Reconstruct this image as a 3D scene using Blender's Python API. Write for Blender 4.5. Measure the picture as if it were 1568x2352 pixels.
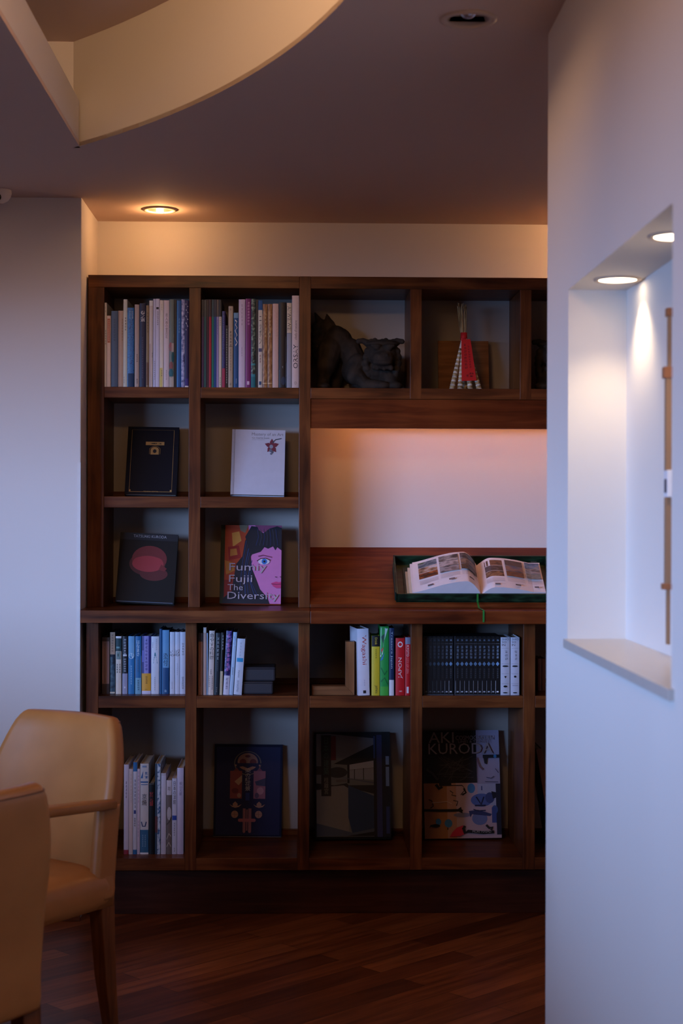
import bpy, bmesh, math, random
from mathutils import Matrix, Vector
R = math.radians
rng = random.Random(7)
for o in list(bpy.data.objects): bpy.data.objects.remove(o)
SC = bpy.context.scene; COL = SC.collection

# ---------------------------------------------------------------- camera
F_PX = 3593.0
CAM = Vector((0, -5.5, 1.395))
ROT = (Matrix.Rotation(-math.atan(94/F_PX), 3, 'Z') @ Matrix.Rotation(math.pi/2 + 2.3/F_PX, 3, 'X')
       @ Matrix.Rotation(0.003, 3, 'Z'))
cd = bpy.data.cameras.new('camera'); cd.sensor_fit = 'HORIZONTAL'; cd.sensor_width = 24; cd.lens = 24*F_PX/1568
cam = bpy.data.objects.new('camera', cd); COL.objects.link(cam)
cam.matrix_world = Matrix.Translation(CAM) @ ROT.to_4x4()
cd.clip_start = 0.05; cd.clip_end = 60
cd.dof.use_dof = True; cd.dof.focus_distance = 5.5; cd.dof.aperture_fstop = 5.0
SC.camera = cam

def at(px, py, Y):
    """world point where the sight line through a photo pixel meets the plane y = Y"""
    d = ROT @ Vector(((px-784)/F_PX, -(py-1176)/F_PX, -1))
    return CAM + d*((Y-CAM.y)/d.y)
def atz(px, py, Z):
    d = ROT @ Vector(((px-784)/F_PX, -(py-1176)/F_PX, -1))
    return CAM + d*((Z-CAM.z)/d.z)
def proj(p):
    q = ROT.transposed() @ (Vector(p)-CAM)
    return (784+F_PX*q.x/-q.z, 1176-F_PX*q.y/-q.z)

# ---------------------------------------------------------------- world, lights, exposure
w = bpy.data.worlds.new('world'); SC.world = w; w.use_nodes = True
w.node_tree.nodes['Background'].inputs[0].default_value = (0.35, 0.5, 0.9, 1)
w.node_tree.nodes['Background'].inputs[1].default_value = 0.3
vs = SC.view_settings
vs.view_transform = 'Standard'; vs.look = 'None'; vs.gamma = 1; vs.use_curve_mapping = False
vs.exposure = 0.0

def area(name, loc, size, power, color, aim, size_y=None, spread=180):
    l = bpy.data.lights.new(name, 'AREA'); l.energy = power; l.color = color
    l.shape = 'RECTANGLE'; l.size = size; l.size_y = size_y or size; l.spread = R(spread)
    o = bpy.data.objects.new(name, l); COL.objects.link(o); o.location = loc
    o.rotation_euler = (Vector(aim)-Vector(loc)).to_track_quat('-Z', 'Y').to_euler()
    return o
def spot(name, loc, power, color, aim, angle=80, blend=0.6, rad=0.02):
    l = bpy.data.lights.new(name, 'SPOT'); l.energy = power; l.color = color
    l.spot_size = R(angle); l.spot_blend = blend; l.shadow_soft_size = rad
    o = bpy.data.objects.new(name, l); COL.objects.link(o); o.location = loc
    o.rotation_euler = (Vector(aim)-Vector(loc)).to_track_quat('-Z', 'Y').to_euler()
    return o
DAY = (0.32, 0.52, 1.0); WARM = (1.0, 0.50, 0.20); TUNG = (1.0, 0.55, 0.26)
# evening sky light outside the window of the far left wall (out of frame); it enters through the opening
area('evening_sky', (-6.75, -8.45, 2.15), 9.0, 2250, DAY, (-2.6, -3.6, 1.7), 1.7)
# warm room lamps (out of frame): one added to warm the right wall top, then ceiling downlights
pn = bpy.data.lights.new('unseen_warm_lamp', 'POINT'); pn.energy = 6.0; pn.color = TUNG; pn.shadow_soft_size = .06
po_ = bpy.data.objects.new('unseen_warm_lamp', pn); COL.objects.link(po_); po_.location = (-0.25, -3.55, 2.36)
area('room_downlight', (-0.9, -4.6, 2.44), 0.12, 3.5, TUNG, (-0.9, -4.6, 0), 0.12)
area('table_downlight', (-1.25, -1.15, 2.45), 0.10, 3.2, WARM, (-1.25, -1.15, 0), 0.10)
rl = bpy.data.lights.new('shelf_downlight_right', 'POINT'); rl.energy = 8.0; rl.color = WARM; rl.shadow_soft_size = .03
ro = bpy.data.objects.new('shelf_downlight_right', rl); COL.objects.link(ro); ro.location = (1.28, 0.037, 2.43)
# strip light behind the valance and glow in the ceiling recess
area('strip_light_glow', (0.75, 0.135, 1.785), 1.22, 3.0, (1, 0.31, 0.08), (0.75, 0.27, 1.3), 0.02)
area('cove_glow', (-0.5, -3.0, 2.72), 0.6, 4.9, TUNG, (0.1, -1.3, 2.60), 0.10, 110)

# ---------------------------------------------------------------- helpers: materials
MATS = {}
def lin(c): return tuple(((v/255)/12.92 if v/255 <= 0.04045 else (((v/255)+0.055)/1.055)**2.4) for v in c)
def new_mat(name):
    m = bpy.data.materials.new(name); m.use_nodes = True
    return m, m.node_tree.nodes, m.node_tree.links, m.node_tree.nodes['Principled BSDF']
def plain(col, rough=0.5, metal=0.0, name='surface', spec=0.4, var=0.06):
    key = (tuple(col), rough, metal, spec)
    if key in MATS: return MATS[key]
    m, n, l, b = new_mat(name)
    tc = n.new('ShaderNodeTexCoord'); nz = n.new('ShaderNodeTexNoise'); nz.inputs['Scale'].default_value = 35
    l.new(tc.outputs['Object'], nz.inputs['Vector'])
    mx = n.new('ShaderNodeMix'); mx.data_type = 'RGBA'
    c = lin(col); mx.inputs[6].default_value = (*[v*(1-var) for v in c], 1); mx.inputs[7].default_value = (*[min(1, v*(1+var)) for v in c], 1)
    l.new(nz.outputs['Fac'], mx.inputs[0]); l.new(mx.outputs[2], b.inputs['Base Color'])
    b.inputs['Roughness'].default_value = rough; b.inputs['Metallic'].default_value = metal
    b.inputs['Specular IOR Level'].default_value = spec
    MATS[key] = m; return m
def mottled(cols, scale=60, rough=0.5, name='mottled', stretch=(1, 1, 1)):
    m, n, l, b = new_mat(name)
    tc = n.new('ShaderNodeTexCoord'); mp = n.new('ShaderNodeMapping'); mp.inputs['Scale'].default_value = stretch
    nz = n.new('ShaderNodeTexNoise'); nz.inputs['Scale'].default_value = scale; nz.inputs['Detail'].default_value = 5
    l.new(tc.outputs['Object'], mp.inputs[0]); l.new(mp.outputs[0], nz.inputs['Vector'])
    cr = n.new('ShaderNodeValToRGB'); e = cr.color_ramp.elements
    k = len(cols)
    while len(e) < k: e.new(0.5)
    for i, c in enumerate(cols):
        e[i].position = 0.36 + 0.28*i/(k-1); e[i].color = (*lin(c), 1)
    l.new(nz.outputs['Fac'], cr.inputs[0]); l.new(cr.outputs[0], b.inputs['Base Color'])
    b.inputs['Roughness'].default_value = rough
    return m
def wood(name, axis, dark, mid, light, rough=0.35, scale=1.0):
    m, n, l, b = new_mat(name)
    tc = n.new('ShaderNodeTexCoord'); mp = n.new('ShaderNodeMapping')
    s = [14, 14, 14]; s['xyz'.index(axis)] = 1.1; mp.inputs['Scale'].default_value = [v*scale for v in s]
    l.new(tc.outputs['Object'], mp.inputs[0])
    n1 = n.new('ShaderNodeTexNoise'); n1.inputs['Scale'].default_value = 3.0; n1.inputs['Detail'].default_value = 8; n1.inputs['Distortion'].default_value = 0.8
    n2 = n.new('ShaderNodeTexNoise'); n2.inputs['Scale'].default_value = 5.0; n2.inputs['Detail'].default_value = 2
    l.new(mp.outputs[0], n1.inputs['Vector']); l.new(tc.outputs['Object'], n2.inputs['Vector'])
    mul = n.new('ShaderNodeMath'); mul.operation = 'MULTIPLY_ADD'; mul.inputs[1].default_value = 0.45; l.new(n2.outputs['Fac'], mul.inputs[0])
    m2 = n.new('ShaderNodeMath'); m2.operation = 'MULTIPLY'; m2.inputs[1].default_value = 0.62; l.new(n1.outputs['Fac'], m2.inputs[0])
    l.new(m2.outputs[0], mul.inputs[2])
    cr = n.new('ShaderNodeValToRGB'); e = cr.color_ramp.elements; e.new(0.5)
    for i, (p, c) in enumerate(((0.36, dark), (0.52, mid), (0.68, light))): e[i].position = p; e[i].color = (*lin(c), 1)
    l.new(mul.outputs[0], cr.inputs[0]); l.new(cr.outputs[0], b.inputs['Base Color'])
    b.inputs['Roughness'].default_value = rough; b.inputs['Specular IOR Level'].default_value = 0.22
    bp = n.new('ShaderNodeBump'); bp.inputs['Strength'].default_value = 0.06; bp.inputs['Distance'].default_value = 0.002
    l.new(n1.outputs['Fac'], bp.inputs['Height']); l.new(bp.outputs[0], b.inputs['Normal'])
    return m
def emit(name, col, strength):
    m, n, l, b = new_mat(name)
    b.inputs['Emission Color'].default_value = (*col, 1); b.inputs['Emission Strength'].default_value = strength
    b.inputs['Base Color'].default_value = (*col, 1); return m

# ---------------------------------------------------------------- helpers: objects
class MB:
    """collects shapes with material slots and links them as one mesh object"""
    def __init__(s): s.v = []; s.f = []; s.mi = []; s.mats = []; s.smooth = []
    def slot(s, m):
        if m not in s.mats: s.mats.append(m)
        return s.mats.index(m)
    def add(s, vs, fs, m, smooth=False, T=None):
        k = len(s.v); i = s.slot(m)
        s.v += [tuple(T @ Vector(p)) if T else tuple(p) for p in vs]
        for f in fs: s.f.append(tuple(a+k for a in f)); s.mi.append(i); s.smooth.append(smooth)
    def box(s, x0, x1, y0, y1, z0, z1, m, T=None):
        vs = [(x, y, z) for z in (z0, z1) for y in (y0, y1) for x in (x0, x1)]
        s.add(vs, [(0, 2, 3, 1), (4, 5, 7, 6), (0, 1, 5, 4), (2, 6, 7, 3), (0, 4, 6, 2), (1, 3, 7, 5)], m, T=T)
    def prism(s, pts, y0, y1, m, T=None):
        """pts in (x,z), extruded along y"""
        n = len(pts); vs = [(x, y0, z) for x, z in pts]+[(x, y1, z) for x, z in pts]
        s.add(vs, [tuple(range(n)), tuple(range(2*n-1, n-1, -1))]+[(i, i+n, (i+1) % n+n, (i+1) % n) for i in range(n)], m, T=T)
    def vprism(s, pts, z0, z1, m, smooth=False, T=None):
        """pts in (x,y), extruded along z"""
        n = len(pts); vs = [(x, y, z0) for x, y in pts]+[(x, y, z1) for x, y in pts]
        s.add(vs, [tuple(range(n-1, -1, -1)), tuple(range(n, 2*n))], m, False, T)
        s.add(vs, [(i, (i+1) % n, (i+1) % n+n, i+n) for i in range(n)], m, smooth, T)
    def loft(s, rings, m, cap=True, smooth=True, T=None):
        n = len(rings[0]); vs = [p for r in rings for p in r]; fs = []
        for a in range(len(rings)-1):
            for i in range(n): fs.append((a*n+i, a*n+(i+1) % n, (a+1)*n+(i+1) % n, (a+1)*n+i))
        if cap: fs += [tuple(range(n-1, -1, -1)), tuple(range((len(rings)-1)*n, len(rings)*n))]
        s.add(vs, fs, m, smooth, T)
    def lathe(s, prof, m, n=32, T=None, cap=False, smooth=True):
        rings = [[(r*math.cos(2*math.pi*i/n), r*math.sin(2*math.pi*i/n), z) for i in range(n)] for r, z in prof]
        s.loft(rings, m, cap, smooth, T)
    def tube(s, pts, rad, m, n=8, T=None):
        pts = [Vector(p) for p in pts]; rings = []
        for i, p in enumerate(pts):
            d = (pts[min(i+1, len(pts)-1)]-pts[max(i-1, 0)]).normalized()
            a = d.cross(Vector((0, 1, 0.01))).normalized(); b = d.cross(a)
            r = rad[i] if isinstance(rad, (list, tuple)) else rad
            rings.append([tuple(p+a*r*math.cos(2*math.pi*k/n)+b*r*math.sin(2*math.pi*k/n)) for k in range(n)])
        s.loft(rings, m, True, True, T)
    def ball(s, c, r, m, nu=20, nv=12, T=None):
        rx, ry, rz = (r, r, r) if not isinstance(r, (tuple, list)) else r
        rings = []
        for j in range(nv+1):
            a = -math.pi/2+math.pi*j/nv; k = max(math.cos(a), 0.02)
            rings.append([(c[0]+rx*k*math.cos(2*math.pi*i/nu), c[1]+ry*k*math.sin(2*math.pi*i/nu), c[2]+rz*math.sin(a)) for i in range(nu)])
        s.loft(rings, m, True, True, T)
    def build(s, name, parent=None, bevel=0, subsurf=0, loc=None):
        me = bpy.data.meshes.new(name); me.from_pydata(s.v, [], s.f)
        for m in s.mats: me.materials.append(m)
        me.polygons.foreach_set('material_index', s.mi); me.polygons.foreach_set('use_smooth', s.smooth); me.update()
        o = bpy.data.objects.new(name, me); COL.objects.link(o)
        if parent: o.parent = parent
        if loc: o.location = loc
        if bevel:
            bv = o.modifiers.new('bevel', 'BEVEL'); bv.width = bevel; bv.segments = 2; bv.limit_method = 'ANGLE'; bv.angle_limit = R(40)
        if subsurf:
            ss = o.modifiers.new('subsurf', 'SUBSURF'); ss.levels = subsurf; ss.render_levels = subsurf
        return o
def thing(name, label, cat, loc=(0, 0, 0), group=None, rz=0):
    o = bpy.data.objects.new(name, None); COL.objects.link(o); o.location = loc; o.rotation_euler = (0, 0, rz)
    o.empty_display_size = 0.05
    return tag(o, label, cat, group)
def tag(o, label, cat, group=None, kind=None):
    o['label'] = label; o['category'] = cat
    if group: o['group'] = group
    if kind: o['kind'] = kind
    return o
def structure(o, label=None, cat=None):
    o['kind'] = 'structure'
    if label: o['label'] = label
    if cat: o['category'] = cat
    return o

# ---- lettering and flat print, in unit coordinates (u to the right, v up)
TCACHE = {}
def glyphs(s):
    if s in TCACHE: return TCACHE[s]
    cu = bpy.data.curves.new('lettering', 'FONT'); cu.body = s; cu.resolution_u = 2; cu.space_line = 0.95
    cu.align_x = 'CENTER' if '\n' in s and all(len(q) == 1 for q in s.split('\n')) else 'LEFT'
    o = bpy.data.objects.new('lettering', cu); COL.objects.link(o)
    dg = bpy.context.evaluated_depsgraph_get(); dg.update()
    me = bpy.data.meshes.new_from_object(o.evaluated_get(dg))
    vs = [tuple(v.co) for v in me.vertices]; fs = [tuple(p.vertices) for p in me.polygons]
    bpy.data.objects.remove(o); bpy.data.curves.remove(cu); bpy.data.meshes.remove(me)
    if not vs: TCACHE[s] = ([], []); return TCACHE[s]
    x0 = min(v[0] for v in vs); x1 = max(v[0] for v in vs); y0 = min(v[1] for v in vs); y1 = max(v[1] for v in vs)
    vs = [((v[0]-x0)/(x1-x0+1e-9), (v[1]-y0)/(y1-y0+1e-9)) for v in vs]
    TCACHE[s] = (vs, fs); return TCACHE[s]
def decals(mb, specs, surf, rough=0.55):
    """specs drawn in order on a surface; surf(u, v, lift) -> 3D point"""
    for k, sp in enumerate(specs):
        lift = 0.00018*(k+1); t = sp[0]
        def mt(c): return c if not isinstance(c, tuple) else plain(c, rough)
        if t == 'r':
            _, u0, v0, u1, v1, c = sp; N = 6
            vs = []; fs = []
            for j in range(2):
                for i in range(N+1): vs.append(surf(u0+(u1-u0)*i/N, (v0, v1)[j], lift))
            fs = [(i, i+1, i+N+2, i+N+1) for i in range(N)]
            mb.add(vs, fs, mt(c))
        elif t == 'p':
            _, pts, c = sp; mb.add([surf(u, v, lift) for u, v in pts], [tuple(range(len(pts)))], mt(c))
        elif t == 'e':
            _, cu, cv, ru, rv, c = sp; n = 28
            mb.add([surf(cu+ru*math.cos(2*math.pi*i/n), cv+rv*math.sin(2*math.pi*i/n), lift) for i in range(n)], [tuple(range(n))], mt(c))
        elif t == 'l':      # stroke along points, width w (units of u, scaled for v by asp)
            _, pts, w_, c = sp[:4]; asp = sp[4] if len(sp) > 4 else 1.0
            vs = []; fs = []
            for i, (u, v) in enumerate(pts):
                a = pts[max(i-1, 0)]; b = pts[min(i+1, len(pts)-1)]
                dx, dy = b[0]-a[0], (b[1]-a[1])/asp; L = math.hypot(dx, dy) or 1
                nx, ny = -dy/L*w_/2, dx/L*w_/2*asp
                vs += [surf(u+nx, v+ny, lift), surf(u-nx, v-ny, lift)]
                if i: fs.append((2*i-2, 2*i-1, 2*i+1, 2*i))
            mb.add(vs, fs, mt(c))
        elif t == 't':      # text fitted to a rectangle; rot 0, 90 (reads upwards) or -90 (reads downwards)
            _, s, u0, v0, u1, v1, c = sp[:7]; rot = sp[7] if len(sp) > 7 else 0
            vs, fs = glyphs(s); out = []
            for a, b in vs:
                if rot == 90: a, b = 1-b, a
                elif rot == -90: a, b = b, 1-a
                out.append(surf(u0+(u1-u0)*a, v0+(v1-v0)*b, lift))
            mb.add(out, fs, mt(c))
        elif t == 'm':      # column of small printed strokes
            _, u0, v0, u1, v1, c, n = sp; q = rng
            ch = (v1-v0)/n
            for i in range(n):
                b0 = v0+ch*i+ch*0.12; hh = ch*0.76
                for j in range(3):
                    y = b0+hh*(0.08+0.36*j+q.uniform(-.05, .05)); a = u0+(u1-u0)*q.uniform(0, .25); b = u1-(u1-u0)*q.uniform(0, .25)
                    mb.add([surf(a, y, lift), surf(b, y, lift), surf(b, y+hh*.11, lift), surf(a, y+hh*.11, lift)], [(0, 1, 2, 3)], mt(c))
                for j in range(2):
                    x = u0+(u1-u0)*(q.uniform(.1, .4)+.4*j); y = b0+hh*q.uniform(0, .3); wd = (u1-u0)*.12
                    mb.add([surf(x, y, lift), surf(x+wd, y, lift), surf(x+wd, y+hh*.6, lift), surf(x, y+hh*.6, lift)], [(0, 1, 2, 3)], mt(c))
# ---------------------------------------------------------------- materials of the place
def wall_mat(name, col):
    m, n, l, b = new_mat(name)
    tc = n.new('ShaderNodeTexCoord'); nz = n.new('ShaderNodeTexNoise'); nz.inputs['Scale'].default_value = 220; nz.inputs['Detail'].default_value = 4
    l.new(tc.outputs['Object'], nz.inputs['Vector'])
    bp = n.new('ShaderNodeBump'); bp.inputs['Strength'].default_value = 0.08; bp.inputs['Distance'].default_value = 0.001
    l.new(nz.outputs['Fac'], bp.inputs['Height']); l.new(bp.outputs[0], b.inputs['Normal'])
    b.inputs['Base Color'].default_value = (*lin(col), 1); b.inputs['Roughness'].default_value = 0.85; b.inputs['Specular IOR Level'].default_value = 0.2
    return m
M_WALL = wall_mat('painted_plaster', (224, 219, 214)); M_CEIL = wall_mat('ceiling_plaster', (212, 190, 176))
WD = ((56, 26, 10), (94, 49, 22), (122, 70, 34))
M_WV = wood('brown_wood_upright', 'z', *WD); M_WH = wood('brown_wood_level', 'x', *WD)
M_WR = wood('red_brown_wood', 'x', (64, 24, 8), (98, 42, 16), (122, 60, 26), 0.3)
M_OAK = wood('pale_brown_wood', 'z', (105, 66, 38), (134, 88, 54), (156, 108, 70))
M_OAKH = wood('pale_brown_wood_level', 'x', (105, 66, 38), (134, 88, 54), (156, 108, 70))
M_DIM = wall_mat('warm_bounce_wall', (178, 132, 98))  # for unseen walls, tinted to dim and warm the bounced light
M_PANEL = wall_mat('grey_back_panel', (168, 160, 153))
M_WHITE = plain((225, 222, 218), 0.4); M_BLACK = plain((12, 12, 14), 0.4)

def floor_mat():
    m, n, l, b = new_mat('diagonal_plank_floor')
    tc = n.new('ShaderNodeTexCoord'); mp = n.new('ShaderNodeMapping'); mp.inputs['Rotation'].default_value = (0, 0, R(-43))
    l.new(tc.outputs['Object'], mp.inputs[0])
    br = n.new('ShaderNodeTexBrick'); br.inputs['Scale'].default_value = 1; br.inputs['Brick Width'].default_value = 0.9; br.inputs['Row Height'].default_value = 0.09
    br.inputs['Mortar Size'].default_value = 0.0012; br.inputs['Mortar Smooth'].default_value = 0.3; br.inputs['Bias'].default_value = 0
    br.inputs['Color1'].default_value = (0, 0, 0, 1); br.inputs['Color2'].default_value = (1, 1, 1, 1); br.inputs['Mortar'].default_value = (0, 0, 0, 1); br.offset = 0.37
    l.new(mp.outputs[0], br.inputs['Vector'])
    m2 = n.new('ShaderNodeMapping'); m2.inputs['Scale'].default_value = (1.6, 22, 1); l.new(mp.outputs[0], m2.inputs[0])
    nz = n.new('ShaderNodeTexNoise'); nz.inputs['Scale'].default_value = 2.2; nz.inputs['Detail'].default_value = 8; nz.inputs['Distortion'].default_value = 0.6
    l.new(m2.outputs[0], nz.inputs['Vector'])
    ad = n.new('ShaderNodeMath'); ad.operation = 'MULTIPLY_ADD'; ad.inputs[1].default_value = 0.36
    l.new(br.outputs['Color'], ad.inputs[0])
    ml = n.new('ShaderNodeMath'); ml.operation = 'MULTIPLY'; ml.inputs[1].default_value = 0.62; l.new(nz.outputs['Fac'], ml.inputs[0]); l.new(ml.outputs[0], ad.inputs[2])
    cr = n.new('ShaderNodeValToRGB'); e = cr.color_ramp.elements; e.new(0.5)
    for i, (p, c) in enumerate(((0.2, (60, 29, 15)), (0.5, (106, 57, 31)), (0.8, (156, 94, 56)))): e[i].position = p; e[i].color = (*lin(c), 1)
    l.new(ad.outputs[0], cr.inputs[0])
    mx = n.new('ShaderNodeMix'); mx.data_type = 'RGBA'; mx.inputs[7].default_value = (0.012, 0.006, 0.003, 1)
    l.new(br.outputs['Fac'], mx.inputs[0]); l.new(cr.outputs[0], mx.inputs[6]); l.new(mx.outputs[2], b.inputs['Base Color'])
    b.inputs['Roughness'].default_value = 0.38; b.inputs['Specular IOR Level'].default_value = 0.35
    return m

CZ = 2.469           # lower ceiling
XL, YL = -0.751, -0.134   # corner of the left wall
YB = 0.293           # back wall
XR, YR = 0.551, -2.01     # end of the right wall
ROOM = dict(x0=-2.6, x1=2.4, y0=-8.0)
# floor
b = MB(); b.box(ROOM['x0']-.2, ROOM['x1']+.2, ROOM['y0']-.2, 0.5, -0.1, 0, floor_mat()); structure(b.build('floor'), 'reddish brown diagonal plank floor', 'floor')
# back wall
b = MB(); b.box(-0.95, ROOM['x1'], YB, YB+.15, 0, 2.9, M_WALL); structure(b.build('wall_back'), 'pale wall behind the shelves', 'wall')
# left wall: face beside the shelves, thick return at the alcove
b = MB(); b.box(ROOM['x0'], XL, YL, YL+.6, 0, 2.9, M_WALL); structure(b.build('wall_left', bevel=0.003), 'blue-lit plain wall left of the shelves', 'wall')
gx0 = -0.7625
b = MB(); z0 = 0.0; z1 = 1.565
b.box(gx0, XL+.0012, YL-.0012, YL, z0, z1, M_WHITE); b.box(XL, XL+.0012, YL-.0012, YL+.012, z0, z1, M_WHITE)
structure(b.build('trim_1'), 'thin white corner guard on the left wall edge', 'trim')
b = MB(); b.box(ROOM['x0'], XL+.004, YL-.012, YL, 0, .06, M_WH); structure(b.build('baseboard_left', bevel=0.002))
# right wall with niche
NY0, NY1, NZ0, NZ1, NXB = -3.19, -2.285, 1.137, 1.857, 0.672
b = MB()
b.box(XR, ROOM['x1'], NY1, YR, 0, 2.9, M_WALL)
b.box(XR, ROOM['x1'], ROOM['y0'], NY0, 0, 2.9, M_WALL)
b.box(XR, ROOM['x1'], NY0, NY1, 0, NZ0-.018, M_WALL)
b.box(XR, ROOM['x1'], NY0, NY1, NZ1, 2.9, M_WALL)
b.box(NXB, ROOM['x1'], NY0, NY1, NZ0-.018, NZ1, M_WALL)
structure(b.build('wall_right'), 'pale wall with a lit recessed niche', 'wall')
b = MB(); b.box(XR-.009, NXB, NY0-.02, NY1+.0, NZ0-.018, NZ0, plain((200, 192, 184), 0.28, spec=0.5)); 
structure(b.build('trim_2', bevel=0.001), 'polished stone sill of the niche', 'sill')
b = MB(); b.box(ROOM['x1'], ROOM['x1']+.15, ROOM['y0'], YB+.15, 0, 2.9, M_WALL); structure(b.build('wall_alcove'))
b = MB(); b.box(ROOM['x0'], ROOM['x1'], ROOM['y0']-.15, ROOM['y0'], 0, 2.9, M_DIM); structure(b.build('wall_front'))
# far left wall with window opening
wy0, wy1, wz0, wz1 = -5.6, -2.0, 1.12, 1.96
b = MB(); X0 = ROOM['x0']
b.box(X0-.15, X0, ROOM['y0'], wy0, 0, 2.9, M_DIM); b.box(X0-.15, X0, wy1, 0.5, 0, 2.9, M_DIM)
b.box(X0-.15, X0, wy0, wy1, 0, wz0, M_DIM); b.box(X0-.15, X0, wy0, wy1, wz1, 2.9, M_DIM)
structure(b.build('wall_window'))
b = MB()
for yy in (wy0, (wy0+wy1)/2-.02, wy1-.04): b.box(X0-.1, X0-.06, yy, yy+.04, wz0, wz1, M_WH)
for zz in (wz0, wz1-.04): b.box(X0-.1, X0-.06, wy0, wy1, zz, zz+.04, M_WH)
structure(b.build('window_1'))

# ceiling with the curved raised recess
CC = Vector((-2.952, -3.04)); CR = 3.147; UX = -0.652; TZ = 2.782; UPZ = CZ+.135
def arc_pts(n=64):
    a0 = math.atan2(-0.87-CC.y, math.sqrt(CR**2-(-0.87-CC.y)**2)); a1 = -math.asin((CC.y+5.6)/-CR*-1) if False else math.asin((-5.6-CC.y)/CR)
    return [(CC.x+CR*math.cos(a0+(a1-a0)*i/n), CC.y+CR*math.sin(a0+(a1-a0)*i/n)) for i in range(n+1)]
AP = arc_pts()
bm = bmesh.new()
b = MB(); Y1 = YB+.15; yA = AP[0][1]; yE = AP[-1][1]; xa = UX-.026
T = 0.012
# lower ceiling slabs around the opening
def slab(pts, z0=CZ, z1=CZ+T): b.vprism(pts, z0, z1, M_CEIL)
slab([(X0, yA), (ROOM['x1'], yA), (ROOM['x1'], Y1), (X0, Y1)])
slab([(X0, ROOM['y0']), (ROOM['x1'], ROOM['y0']), (ROOM['x1'], yE), (X0, yE)])
slab([(X0, yE), (UX, yE), (UX, yA), (X0, yA)])
for i in range(len(AP)-1):
    p, q = AP[i], AP[i+1]
    slab([(p[0], p[1]), (q[0], q[1]), (ROOM['x1'], q[1]), (ROOM['x1'], p[1])])
structure(b.build('ceiling'), 'lower ceiling with a curved opening', 'ceiling')
b = MB(); b.box(X0, ROOM['x1'], ROOM['y0'], Y1, TZ, TZ+.05, M_CEIL); structure(b.build('ceiling_raised'), 'raised ceiling inside the curved recess', 'ceiling')
# curved fascia, upstand, back face
b = MB(); n = len(AP)
vs = []; 
for x, y in AP: vs += [(x, y, CZ), (x, y, TZ), (x+.03, y+.02, CZ+T), (x+.03, y+.02, TZ)]
fs = []
for i in range(n-1):
    a = 4*i; c = a+4; fs += [(a, c, c+1, a+1), (a+2, a+3, c+3, c+2)]
b.add(vs, fs, M_WALL, True); structure(b.build('trim_3'), 'curved fascia of the ceiling recess', 'ceiling recess')
b = MB(); b.box(xa, UX, yE, yA-.03, CZ+T, UPZ, M_WALL); structure(b.build('trim_4', bevel=0.002), 'low straight upstand along the ceiling recess', 'ceiling recess')
b = MB(); b.box(-1.6, AP[0][0]+.002, yA, yA+.03, CZ+T, TZ, M_WALL); b.box(-1.63, -1.6, yE, yA+.03, CZ+T, TZ, M_WALL); b.box(-1.6, ROOM['x1'], yE-.03, yE, CZ+T, TZ, M_WALL)
structure(b.build('trim_5'), 'back face of the ceiling recess', 'ceiling recess')
# cove lamp housing standing for the source of the recess glow
# ---------------------------------------------------------------- cabinets
UP = 0.0; LO = -0.103
def X(px, Y, py=1100): return at(px, py, Y).x
def Z(py, Y, px=690): return at(px, py, Y).z
ux = [(X(200.8, UP), X(238.5, UP)), (X(433, UP), X(460, UP)), (X(686, UP), X(712.5, UP)), (X(940.5, UP), X(967, UP)), (X(1193, UP), X(1219, UP))]
st = ux[4][0]-ux[3][0]; wd = ux[4][1]-ux[4][0]
ux += [(ux[4][0]+st*k, ux[4][0]+st*k+wd) for k in (1, 2)]
lx = [(X(197.5, LO, 1500), X(226, LO, 1500)), (X(425.5, LO, 1500), X(451.5, LO, 1500)), (X(684.5, LO, 1500), X(711, LO, 1500)), (X(943, LO, 1500), X(970, LO, 1500)), (X(1201.5, LO, 1500), X(1229, LO, 1500))]
st = lx[4][0]-lx[3][0]; wd = lx[4][1]-lx[4][0]
lx += [(lx[4][0]+st*k, lx[4][0]+st*k+wd) for k in (1, 2)]
ZT1, ZT0 = Z(634.5, UP), Z(662.5, UP)       # top board
ZA1, ZA0 = Z(890.5, UP), Z(915.5, UP)
ZB1, ZB0 = Z(1141.5, UP), Z(1167, UP)
ZW = Z(1395.4, UP)                           # worktop surface
YW = -0.19; ZWb = Z(1431, YW)
ZC1, ZC0 = Z(1598.5, LO), Z(1626, LO)
ZD1, ZD0 = Z(1971, LO), Z(1999, LO)
BT = 0.018
def uboard(par, name, x0, x1, y0, y1, z0, z1, m, lab=None, bevel=0.0015):
    b = MB(); b.box(x0, x1, y0, y1, z0, z1, m); o = b.build(name, par, bevel)
    if lab: o['label'] = lab
    return o
# upper left unit
c = thing('shelf_cabinet', 'tall open wooden shelf unit of six compartments on the left, above the worktop', 'shelf')
uboard(c, 'side_panel', ux[0][0], ux[0][1], UP, YB, ZW, ZT0, M_WV)
uboard(c, 'divider', ux[1][0], ux[1][1], UP, YB, ZW, ZT0, M_WV)
uboard(c, 'side_panel', ux[2][0], ux[2][1], UP, YB, ZW, ZT1, M_WV)
uboard(c, 'top_board', ux[0][0], ux[2][0], UP, YB, ZT0, ZT1, M_WH)
for a in (0, 1):
    for z0, z1 in ((ZA0, ZA1), (ZB0, ZB1)):
        uboard(c, 'shelf_board', ux[a][1], ux[a+1][0], UP+.001, YB, z0, z1, M_WH)
    for z in (ZB1, ZW): uboard(c, 'rear_batten', ux[a][1], ux[a+1][0], YB-BT, YB, z, z+.021, M_WH)
for a in (0, 1): uboard(c, 'back_panel', ux[a][1], ux[a+1][0], YB-.004, YB-.0002, ZW, ZT0, M_PANEL, 'greyish white back panel', 0)
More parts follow.
